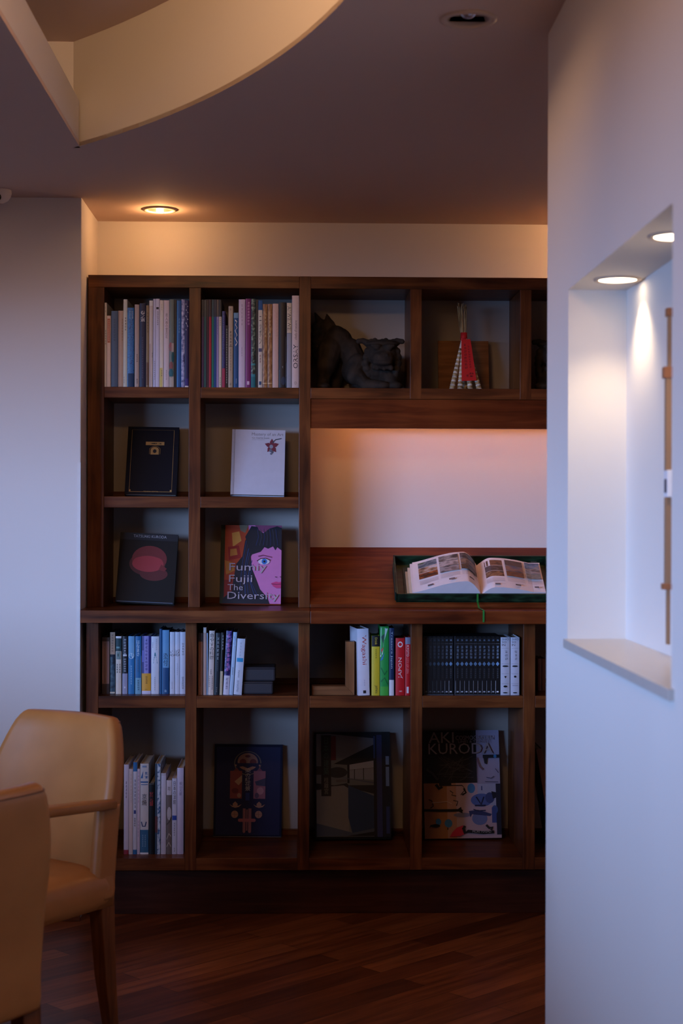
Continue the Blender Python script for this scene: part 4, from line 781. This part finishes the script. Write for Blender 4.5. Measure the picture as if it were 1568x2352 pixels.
# ---------------------------------------------------------------- clay lion figures
M_CLAY = mottled([(30, 25, 20), (44, 36, 29), (56, 45, 36)], 30, .85, 'dark_clay')
def to_mesh(o):
    dg = bpy.context.evaluated_depsgraph_get(); dg.update()
    me = bpy.data.meshes.new_from_object(o.evaluated_get(dg)); old = o.data
    o.modifiers.clear(); o.data = me; bpy.data.meshes.remove(old)
def lion():
    b = MB(); m = M_CLAY; B = lambda c, r: b.ball(c, r, m, 18, 12)
    def limb(pts, rs): b.tube(pts, rs, m, 12); [B(p, r) for p, r in zip(pts, rs)]
    # local: x right, y back, z up; figure about 0.31 wide, 0.27 tall
    limb([(-.10, .10, .14), (-.068, .09, .178), (-.03, .085, .145), (.0, .075, .085), (.06, .06, .07), (.09, .05, .075)], [.04, .050, .046, .048, .055, .055])   # back to chest
    B((-.078, .09, .185), (.044, .05, .050)); B((-.01, .07, .075), (.05, .055, .05)); B((.06, .05, .065), (.065, .06, .05))
    limb([(-.10, .07, .15), (-.115, .045, .09), (-.125, .055, .045), (-.13, .03, .015)], [.045, .036, .024, .022]); B((-.125, .0, .012), (.026, .04, .014))
    limb([(-.06, .12, .15), (-.07, .13, .08), (-.08, .12, .02)], [.04, .03, .02])
    limb([(.0, .04, .09), (-.01, .01, .05), (.03, -.005, .018), (.075, -.02, .014)], [.04, .032, .022, .018]); B((.085, -.025, .014), (.03, .024, .015))
    limb([(.09, .03, .06), (.12, .01, .03), (.125, -.015, .014)], [.04, .028, .02]); B((.13, -.02, .014), (.028, .026, .015))
    # tail plume
    limb([(-.125, .11, .14), (-.142, .11, .165), (-.140, .11, .205), (-.132, .11, .24), (-.156, .11, .282)], [.022, .018, .022, .020, .003])
    limb([(-.09, .10, .20), (-.105, .10, .235), (-.112, .10, .276)], [.034, .024, .003])
    for k in range(5): limb([(-.145, .10, .12+.022*k), (-.158, .09, .135+.024*k), (-.150+.004*k, .085, .155+.024*k)], [.014, .011, .004])
    # head with brow, ears, muzzle, mane curls
    B((.085, .0, .128), (.056, .05, .046)); B((.085, -.035, .108), (.040, .03, .028)); B((.085, -.048, .120), (.02, .012, .010))
    B((.085, -.04, .092), (.036, .026, .012)); B((.085, -.005, .16), (.062, .035, .014))
    for s in (-1, 1):
        B((.085+s*.022, -.045, .142), (.012, .01, .008)); B((.085+s*.025, -.046, .15), (.02, .01, .007))
        limb([(.078+s*.04, .0, .160), (.078+s*.062, .0, .172), (.078+s*.078, -.002, .170)], [.014, .010, .0095]); B((.085+s*.014, -.058, .116), (.007, .007, .006))
        for k in range(5): B((.085+s*(.052+.006*math.sin(k)), -.01+.004*k, .135-.02*k), .0135)
    for k in range(9): B((.085-.052+.013*k, .0, .168+.003*((k*7) % 3)), .009)
    for k in range(6): B((.085-.03+.012*k, -.035, .078-.003*(k % 2)), .010)
    o = b.build('lion_figure', None); r = o.modifiers.new('r', 'REMESH'); r.mode = 'VOXEL'; r.voxel_size = .003; r.use_smooth_shade = True
    s = o.modifiers.new('s', 'SMOOTH'); s.iterations = 2; s.factor = .4
    to_mesh(o); return o
l1 = lion(); sc = .98
cx = (ux[2][1]+ux[3][0])/2
l1.location = (at(823, 800, .1).x-.0, .10, ZA1+.0002); l1.scale = (1, 1, 1.03)
tag(l1, 'dark clay guardian lion with raised tail, in the wall cabinet row', 'figurine')
l2 = l1.copy(); COL.objects.link(l2); l2.scale = (-1, 1, 1.03); l2.location = (at(1219, 800, .1).x+.167, .10, ZA1+.0002)
l2.name = 'lion_figure'; l2['label'] = 'second dark clay guardian lion, mostly hidden by the right wall edge'

# ---------------------------------------------------------------- straw ornament and backing board
Ys = .12
pq = lambda x, y, Y=Ys: at(x, y, Y)
t = thing('wooden_plaque', 'plain brown square wooden plaque leaning behind the straw ornament', 'plaque', (pq(1066, 890, .2).x, .215, ZA1+.0004))
wq = (pq(1125, 800, .2).x-pq(1008, 800, .2).x)/2; hq = at(1066, 781, .235).z-ZA1
b = MB(); b.box(-wq, wq, 0, .012, 0, hq, M_OAKH); b.box(-wq+.004, wq-.004, .012, .016, .004, hq-.004, M_OAK); b.build('panel', t, .001); t.rotation_euler = (R(-9), 0, 0)
t = thing('straw_ornament', 'bundle of wrapped straw sticks with a red paper tag, standing in the wall cabinet row', 'ornament', (0, 0, 0))
ST = mottled([(120, 96, 62), (176, 150, 104), (206, 184, 140)], 80, .7, 'straw', (1, 1, .2))
M_BAND = mottled([(190, 178, 160), (224, 214, 198), (236, 230, 218)], 60, .7, 'pale_wrapping'); M_DK = plain((40, 30, 24), .7)
apex = pq(1065, 772)
feet = [(1037, 888, .09), (1056, 889, .085), (1068, 889, .12), (1080, 888, .085), (1101, 887, .09)]
for k, (fx, fy, fY) in enumerate(feet):
    f = at(fx, fy, fY); f.z = ZA1+.0005; a = apex+Vector(((fx-1068)*.00012, (fY-.105)*.3, 0))
    b = MB(); N = 26; d = a-f; L = d.length; zr = d.normalized(); xr = zr.cross(Vector((0, 1, 0))).normalized(); yr = zr.cross(xr)
    for i in range(N):
        s0, s1 = i/N, (i+1)/N; r0 = .0065*(1-s0)+.0032; r1 = .0065*(1-s1)+.0032
        rings = [[tuple(f+d*s+(xr*math.cos(q*math.pi/5)+yr*math.sin(q*math.pi/5))*r*kk) for q in range(10)] for s, r, kk in ((s0, r0, .9), (s0+.3/N, r0, 1.04), (s1-.2/N, r1, 1.04), (s1, r1, .9))]
        b.loft(rings, M_BAND if i % 2 == 0 or i > 20 else (ST), True, True)
    b.build('stick', t)
b = MB()
for k in range(14):
    q = rng.uniform(-1, 1); r_ = rng.uniform(-1, 1); top = pq(1062+q*11, rng.uniform(688, 712)); top.y += r_*.012
    base = apex+Vector((q*.004, r_*.005, -.02)); mid = (top+base)/2+Vector((q*.003, 0, 0))
    b.tube([base, mid, top], [.0022, .0018, .0012], ST, 6)
    for j in range(3):
        e = top+Vector((rng.uniform(-.008, .008), rng.uniform(-.006, .006), rng.uniform(-.006, .004))); b.tube([mid.lerp(top, .8), e], [.001, .0005], ST, 5)
b.build('straw_tuft', t)
b = MB(); RP = plain((196, 26, 26), .7); zt_, zb_ = pq(1064, 764).z, pq(1064, 782).z
b.lathe([(.0125, 0), (.0115, zt_-zb_)], RP, 20, T=Matrix.Translation((apex.x, Ys, zb_)), cap=True)
b.lathe([(.0145, 0), (.0125, .012)], plain((60, 10, 14), .7), 20, T=Matrix.Translation((apex.x+.001, Ys, zb_-.012)), cap=True); b.build('red_binding', t)
b = MB(); yy = .072
def tagp(u, v, lift):
    tl, tr, bl, br = pq(1059, 779, .1), pq(1080, 779, .1), pq(1060, 875, .072), pq(1094, 874, .072)
    p = (tl*(1-u)+tr*u)*v+(bl*(1-u)+br*u)*(1-v); return (p.x, p.y-lift, p.z)
b.add([tagp(0, 0, 0), tagp(1, 0, 0), tagp(1, 1, 0), tagp(0, 1, 0), tagp(0, 0, -.0012), tagp(1, 0, -.0012), tagp(1, 1, -.0012), tagp(0, 1, -.0012)], [(0, 1, 2, 3), (7, 6, 5, 4), (0, 4, 5, 1), (1, 5, 6, 2), (2, 6, 7, 3), (3, 7, 4, 0)], RP)
decals(b, [('m', .22, .28, .48, .9, (70, 10, 14), 8), ('m', .6, .3, .78, .85, (70, 10, 14), 9), ('m', .5, .08, .88, .2, (60, 10, 14), 2), ('m', .3, .08, .5, .16, (60, 10, 14), 1)], tagp, .7)
b.build('paper_tag', t)

# ---------------------------------------------------------------- display slipcase and open book on the sloped desk
def inv_slope(px, py, n=0):
    """slope coordinates (x, w) of the photo point lying on the desk slope lifted by n"""
    d = ROT @ Vector(((px-784)/F_PX, -(py-1176)/F_PX, -1)); nv = Vector((0, -math.sin(ang), math.cos(ang))); p0 = Vector(slope(0, 0, n))
    p = CAM+d*((p0-CAM).dot(nv)/d.dot(nv)); return p.x, (p-p0).dot(Vector((0, math.cos(ang), math.sin(ang))))
xl = inv_slope(905, 1330)[0]; wl0 = .012; wl1 = inv_slope(905, 1278, .03)[1]; xr_ = xl+.56
LEAF = mottled([(10, 22, 14), (20, 44, 28), (34, 66, 44)], 16, .4, 'dark_green_leaf_print', (1, 3, 3))
DG = plain((18, 44, 36), .45)
t = thing('display_tray', 'dark green leaf-printed slipcase tray lying on the sloped desk under the open book', 'tray', (xl, 0, ZW))
def sbox(b, x0, x1, w0, w1, n0, n1, m):
    vs = [slope(x, wv, n) for n in (n0, n1) for wv in (w0, w1) for x in (x0, x1)]
    b.add(vs, [(0, 2, 3, 1), (4, 5, 7, 6), (0, 1, 5, 4), (2, 6, 7, 3), (0, 4, 6, 2), (1, 3, 7, 5)], m)
def fin(b, name, par, bev=0):
    o = b.build(name, par, bev); o.matrix_parent_inverse = Matrix.Translation(-par.location); return o
b = MB(); sbox(b, xl, xr_, wl0, wl1, .0006, .006, LEAF); fin(b, 'base', t)
for nm, a in (('side_wall', (xl, xl+.006, wl0, wl1)), ('side_wall', (xr_-.006, xr_, wl0, wl1)), ('front_wall', (xl, xr_, wl0, wl0+.006)), ('rear_wall', (xl, xr_, wl1-.006, wl1))):
    b = MB(); sbox(b, *a, .0006, .036, LEAF); fin(b, nm, t, .001)
b = MB(); sbox(b, xl-.004, xl-.0002, wl0+.01, wl1-.05, .0006, .037, DG); fin(b, 'spine_panel', t, .001)
# open book
xc = inv_slope(1107, 1372, .03)[0]; x_l = inv_slope(950, 1330, .035)[0]; x_r = xc+(inv_slope(1242, 1330, .035)[0]-xc)*1.03
wb0 = wl0+.012; wb1 = inv_slope(960, 1290, .04)[1]
t = thing('open_book', 'large open picture book with photo pages, lying in the green tray', 'book', (xc, 0, ZW))
PW = plain((222, 216, 220), .45)
def prof_l(s): # s 0 at outer edge, 1 at gutter -> height
    return .036+.047*math.sin(min(1, s/.78)*math.pi/2)**1.3 if s < .78 else .036+.047-(.060)*((s-.78)/.22)**1.7
def prof_r(s):
    return .024+.034*math.sin(min(1, s/.22)*math.pi/2) if s < .22 else .058-.022*(1-math.cos(min(1, (s-.22)/.6)*math.pi/2))
def page_block(xa, xb, prof, flip, base):
    b = MB(); N = 44; top = []; 
    for w_ in (wb0, wb1):
        for i in range(N+1): s = i/N; top.append(slope(xa+(xb-xa)*s, w_, prof(s)))
    for w_ in (wb0, wb1):
        for i in range(N+1): s = i/N; top.append(slope(xa+(xb-xa)*s, w_, base))
    A = N+1; fs = []
    for i in range(N): fs += [(i, i+1, A+i+1, A+i), (2*A+i, 3*A+i, 3*A+i+1, 2*A+i+1), (i, 2*A+i, 2*A+i+1, i+1), (A+i, A+i+1, 3*A+i+1, 3*A+i)]
    fs += [(0, A, 3*A, 2*A), (N, 2*A+N, 3*A+N, A+N)]
    b.add(top, fs, PW)
    def surf(u, v, lift): return slope(xa+(xb-xa)*u, wb0+(wb1-wb0)*v, prof(min(max(u, 0), 1))+lift*1.5)
    return b, surf
phot = [mottled(c, 26, .45, 'page_photo', (1, 2, 2)) for c in ([(60, 80, 96), (120, 132, 144), (70, 90, 64)], [(70, 50, 40), (170, 130, 100), (190, 190, 196)], [(50, 22, 12), (130, 60, 24), (200, 120, 50)],
        [(50, 50, 52), (120, 120, 120), (190, 186, 186)], [(110, 104, 104), (176, 168, 168), (80, 74, 74)], [(60, 56, 58), (150, 146, 150), (96, 92, 94)], [(40, 38, 40), (80, 80, 90), (56, 56, 52)], [(70, 56, 48), (130, 110, 96), (56, 48, 46)], [(30, 26, 24), (60, 54, 48), (40, 34, 32)],
        [(50, 32, 26), (120, 80, 56), (80, 56, 48)], [(40, 36, 40), (90, 76, 80), (56, 40, 36)], [(60, 34, 26), (140, 100, 70), (50, 40, 40)], [(40, 34, 38), (80, 66, 64), (50, 40, 40)], [(70, 60, 70), (130, 96, 80), (80, 80, 100)], [(50, 30, 20), (110, 66, 40), (70, 44, 32)], [(40, 60, 96), (90, 120, 150), (150, 130, 110)], [(60, 60, 66), (140, 140, 144), (80, 70, 66)], [(50, 56, 54), (120, 124, 120), (80, 84, 84)])]
def page_specs(cols, ids):
    sp = []
    for c, (u0, u1) in enumerate(cols):
        sh = (0.03, 0, -.02)[c] if ids == 0 else 0
        for r in range(3):
            v1 = .92-.185*r; sp.append(('r', u0, v1-.175, u1, v1, phot[ids*9+c*3+r]))
        for k in range(7): sp.append(('r', u0, .31-.022*k, u0+(u1-u0)*(1 if k < 6 else .6), .316-.022*k, (170, 166, 174)))
        sp.append(('r', u0+(u1-u0)*.4, .07, u0+(u1-u0)*.7, .12, (96, 92, 100))); sp.append(('r', u0+(u1-u0)*.75, .11, u1, .114, (150, 146, 150)))
        sp.append(('r', u0+(u1-u0)*.5, .95, u1-(u1-u0)*.1, .955, (150, 146, 150)))
    return sp
b, sf = page_block(x_l, xc, prof_l, 0, .012); decals(b, page_specs([(.08, .36), (.39, .68), (.71, .96)], 0), sf, .45); fin(b, 'left_pages', t)
b, sf = page_block(xc, x_r, prof_r, 0, .012); decals(b, page_specs([(.10, .38), (.42, .70), (.74, .97)], 1), sf, .45); fin(b, 'right_pages', t)
b = MB()
for k in range(3): sbox(b, x_l-.009-.009*k, x_l+.004, wb0+.002, wb1-.014*k-.006, .027-.007*k, .034-.007*k, (PW, plain((200, 184, 160), .6), plain((170, 150, 120), .6))[k])
fin(b, 'page_edges', t)
b = MB(); sbox(b, x_l-.034, x_r+.006, wb0-.003, wb1+.004, .0065, .0115, DG); fin(b, 'cover', t, .0005)
b = MB(); rc = plain((34, 120, 44), .5); x0 = at(1109, 1380, YW).x; rw = .0032
pts = [slope(x0, wb0, .020), slope(x0+.0005, wl0-.001, .039), (x0+.001, SA[0]-.006, ZW2+.022), (x0+.001, -.06, ZW2+.0035), (x0+.0015, YW-.002, ZW2+.003), (x0+.0016, YW-.0035, ZW2-.006), (x0+.0014, YW-.003, at(1112, 1429, YW).z)]
for i in range(len(pts)-1):
    p, q = pts[i], pts[i+1]; b.add([(p[0]-rw, p[1], p[2]), (p[0]+rw, p[1], p[2]), (q[0]+rw, q[1], q[2]), (q[0]-rw, q[1], q[2]), (p[0]-rw, p[1]+.0006, p[2]+.0006), (p[0]+rw, p[1]+.0006, p[2]+.0006), (q[0]+rw, q[1]+.0006, q[2]+.0006), (q[0]-rw, q[1]+.0006, q[2]+.0006)], [(0, 1, 2, 3), (7, 6, 5, 4), (0, 4, 5, 1), (2, 6, 7, 3), (1, 5, 6, 2), (3, 7, 4, 0)], rc)
o = fin(b, 'ribbon_bookmark', t); o['label'] = 'green ribbon'

# ---------------------------------------------------------------- leather armchairs
def leather(name):
    m, n, l, b = new_mat(name)
    tc = n.new('ShaderNodeTexCoord'); nz = n.new('ShaderNodeTexNoise'); nz.inputs['Scale'].default_value = 9; l.new(tc.outputs['Object'], nz.inputs['Vector'])
    cr = n.new('ShaderNodeValToRGB'); e = cr.color_ramp.elements; e[0].position = .35; e[1].position = .65
    e[0].color = (*lin((172, 112, 58)), 1); e[1].color = (*lin((182, 120, 64)), 1); l.new(nz.outputs['Fac'], cr.inputs[0]); l.new(cr.outputs[0], b.inputs['Base Color'])
    v = n.new('ShaderNodeTexVoronoi'); v.inputs['Scale'].default_value = 420; l.new(tc.outputs['Object'], v.inputs['Vector'])
    bp = n.new('ShaderNodeBump'); bp.inputs['Strength'].default_value = .05; bp.inputs['Distance'].default_value = .001; l.new(v.outputs['Distance'], bp.inputs['Height']); l.new(bp.outputs[0], b.inputs['Normal'])
    b.inputs['Roughness'].default_value = .42; b.inputs['Specular IOR Level'].default_value = .45; return m
M_LEA = leather('tan_leather'); M_SEAM = plain((120, 72, 34), .5)
M_LEG = wood('chair_leg_wood', 'z', (84, 46, 22), (112, 64, 34), (134, 82, 46)); M_ARM = wood('chair_arm_wood', 'y', (146, 94, 50), (166, 110, 62), (182, 126, 76))
def rrect(cx, cy, hx, hy, r, z, bow=0, n=6, m=8):
    """rounded rectangle ring, bowed towards +y at its sides"""
    pts = []
    for (sx, sy, a0) in ((1, 1, 0), (-1, 1, 90), (-1, -1, 180), (1, -1, 270)):
        for i in range(n+1):
            a = R(a0+90*i/n); pts.append((cx+sx*(hx-r)+r*math.cos(a), cy+sy*(hy-r)+r*math.sin(a)))
        nx_ = {(1, 1): (-1, 1), (-1, 1): (-1, -1), (-1, -1): (1, -1), (1, -1): (1, 1)}[(sx, sy)]
        p0 = pts[-1]; a = R(a0+90); p1 = (cx+nx_[0]*(hx-r)+r*math.cos(a), cy+nx_[1]*(hy-r)+r*math.sin(a))
        for i in range(1, m): pts.append((p0[0]+(p1[0]-p0[0])*i/m, p0[1]+(p1[1]-p0[1])*i/m))
    return [(x, y+bow*(x/hx)**2, z) for x, y in pts]
# chair frame: faces +y; rear at y=-.24
BP = dict(w_bot=.243, w_mid=.228, w_top=.168, top=.850, lean=.112, bow=.03)
def backrest_rings(P):
    rings = []; z0 = P.get('z0', .40)
    ts = [0, .015, .05]+[.1+.8*i/14 for i in range(15)]+[.94, .97, .99, 1]
    for t_ in ts:
        z = z0+(P['top']-z0)*t_
        hx = P['w_bot']+(P['w_mid']-P['w_bot'])*math.sin(min(1, t_/.5)*math.pi/2) if t_ < .5 else P['w_mid']+(P['w_top']-P['w_mid'])*((t_-.5)/.5)**2.1
        hy = .040-.012*t_; yc = -.205-P['lean']*t_**1.5
        e = 0
        if t_ > .93: e = (t_-.93)/.07
        if t_ < .05: e = (.05-t_)/.05*.6
        k = math.sqrt(max(0, 1-e*e)); hx2 = hx-.014*(1-k); hy2 = hy*(.35+.65*k)
        rings.append(rrect(0, yc, hx2, hy2, min(.024, hy2*.9), z, P['bow']))
    return rings
def make_chair(label, loc, rz, P):
    t = thing('leather_armchair', label, 'chair', loc, None, rz)
    b = MB(); b.loft(backrest_rings(P), M_LEA); b.build('backrest', t)
    # piping seam along the top edge of the back
    b = MB(); rr = backrest_rings(P); ring = rr[-3]; n = len(ring)
    ym = -.205-P['lean']; rear = sorted([p for p in ring if p[1] < ym+P['bow']*(p[0]/P['w_top'])**2-.004], key=lambda p: p[0]); b.tube([(x*1.003, y-.0006, z) for x, y, z in rear], .0014, M_SEAM, 6); b.build('piping', t)
    # seat
    b = MB(); rings = []
    for z, g, s in ((.375, .0, 0), (.38, .012, 0), (.40, .018, 0), (.43, .02, 0), (.455, .016, .2), (.47, .004, .5), (.482, -.03, .8), (.488, -.1, 1)):
        r0 = rrect(0, .035, .222+g, .235+g, .05, z, 0); rings.append([(x*(1-.0*y), y, zz) for x, y, zz in r0])
    b.loft(rings, M_LEA); b.build('seat', t)
    for s in (-1, 1):
        b = MB(); r1 = []
        xo = s*.236
        for y, w_, z, h in ((-.195, .018, .642, .012), (-.1, .025, .650, .013), (.08, .028, .662, .013), (.2, .026, .668, .012), (.215, .015, .666, .006)):
            r1.append([(xo+w_*math.copysign(abs(math.cos(a))**.45, math.cos(a)), y, z+h*math.copysign(abs(math.sin(a))**.45, math.sin(a))) for a in [2*math.pi*i/16 for i in range(16)]])
        b.loft(r1, M_ARM); b.build('armrest', t)
        b = MB(); b.loft([rrect(s*.219, yc_+.012, .018, .040, .017, z, 0) for z, yc_ in ((.38, -.185), (.46, -.19), (.56, -.20), (.625, -.208), (.636, -.209))], M_LEA); b.build('side_wing', t)
        b = MB(); b.loft([[(xo+sx*.014, .175+sy*.018+.02*q, z) for sx, sy in ((1, 1), (-1, 1), (-1, -1), (1, -1))] for z, q in ((.37, 0), (.66, 0))], M_ARM, smooth=False); b.build('arm_post', t, .003)
        b = MB(); xq, yq = s*.212, .215
        b.loft([[(xq+s*k*.01+sx*w_, yq+sy*w_, z) for sx, sy in ((1, 1), (-1, 1), (-1, -1), (1, -1))] for z, w_, k in ((0, .013, 1), (.385, .022, 0))], M_LEG, smooth=False); b.build('leg', t, .002)
        b = MB(); yq = -.182
        b.loft([[(xq+s*k*.01+sx*w_, yq-k*.035+sy*w_, z) for sx, sy in ((1, 1), (-1, 1), (-1, -1), (1, -1))] for z, w_, k in ((0, .013, 1), (.2, .02, .35), (.395, .024, 0))], M_LEG, smooth=False); b.build('leg', t, .002)
    return t
A_LOC, A_RZ = (-0.789, -1.473, 0), 144.9
B_LOC, B_RZ = (-0.851, -2.248, 0), 47.6
make_chair('tan leather armchair seen from its front, standing before the bookshelf', A_LOC, R(A_RZ), BP)
make_chair('tan leather armchair seen from behind, cut off by the left edge', B_LOC, R(B_RZ), dict(BP, z0=.36))
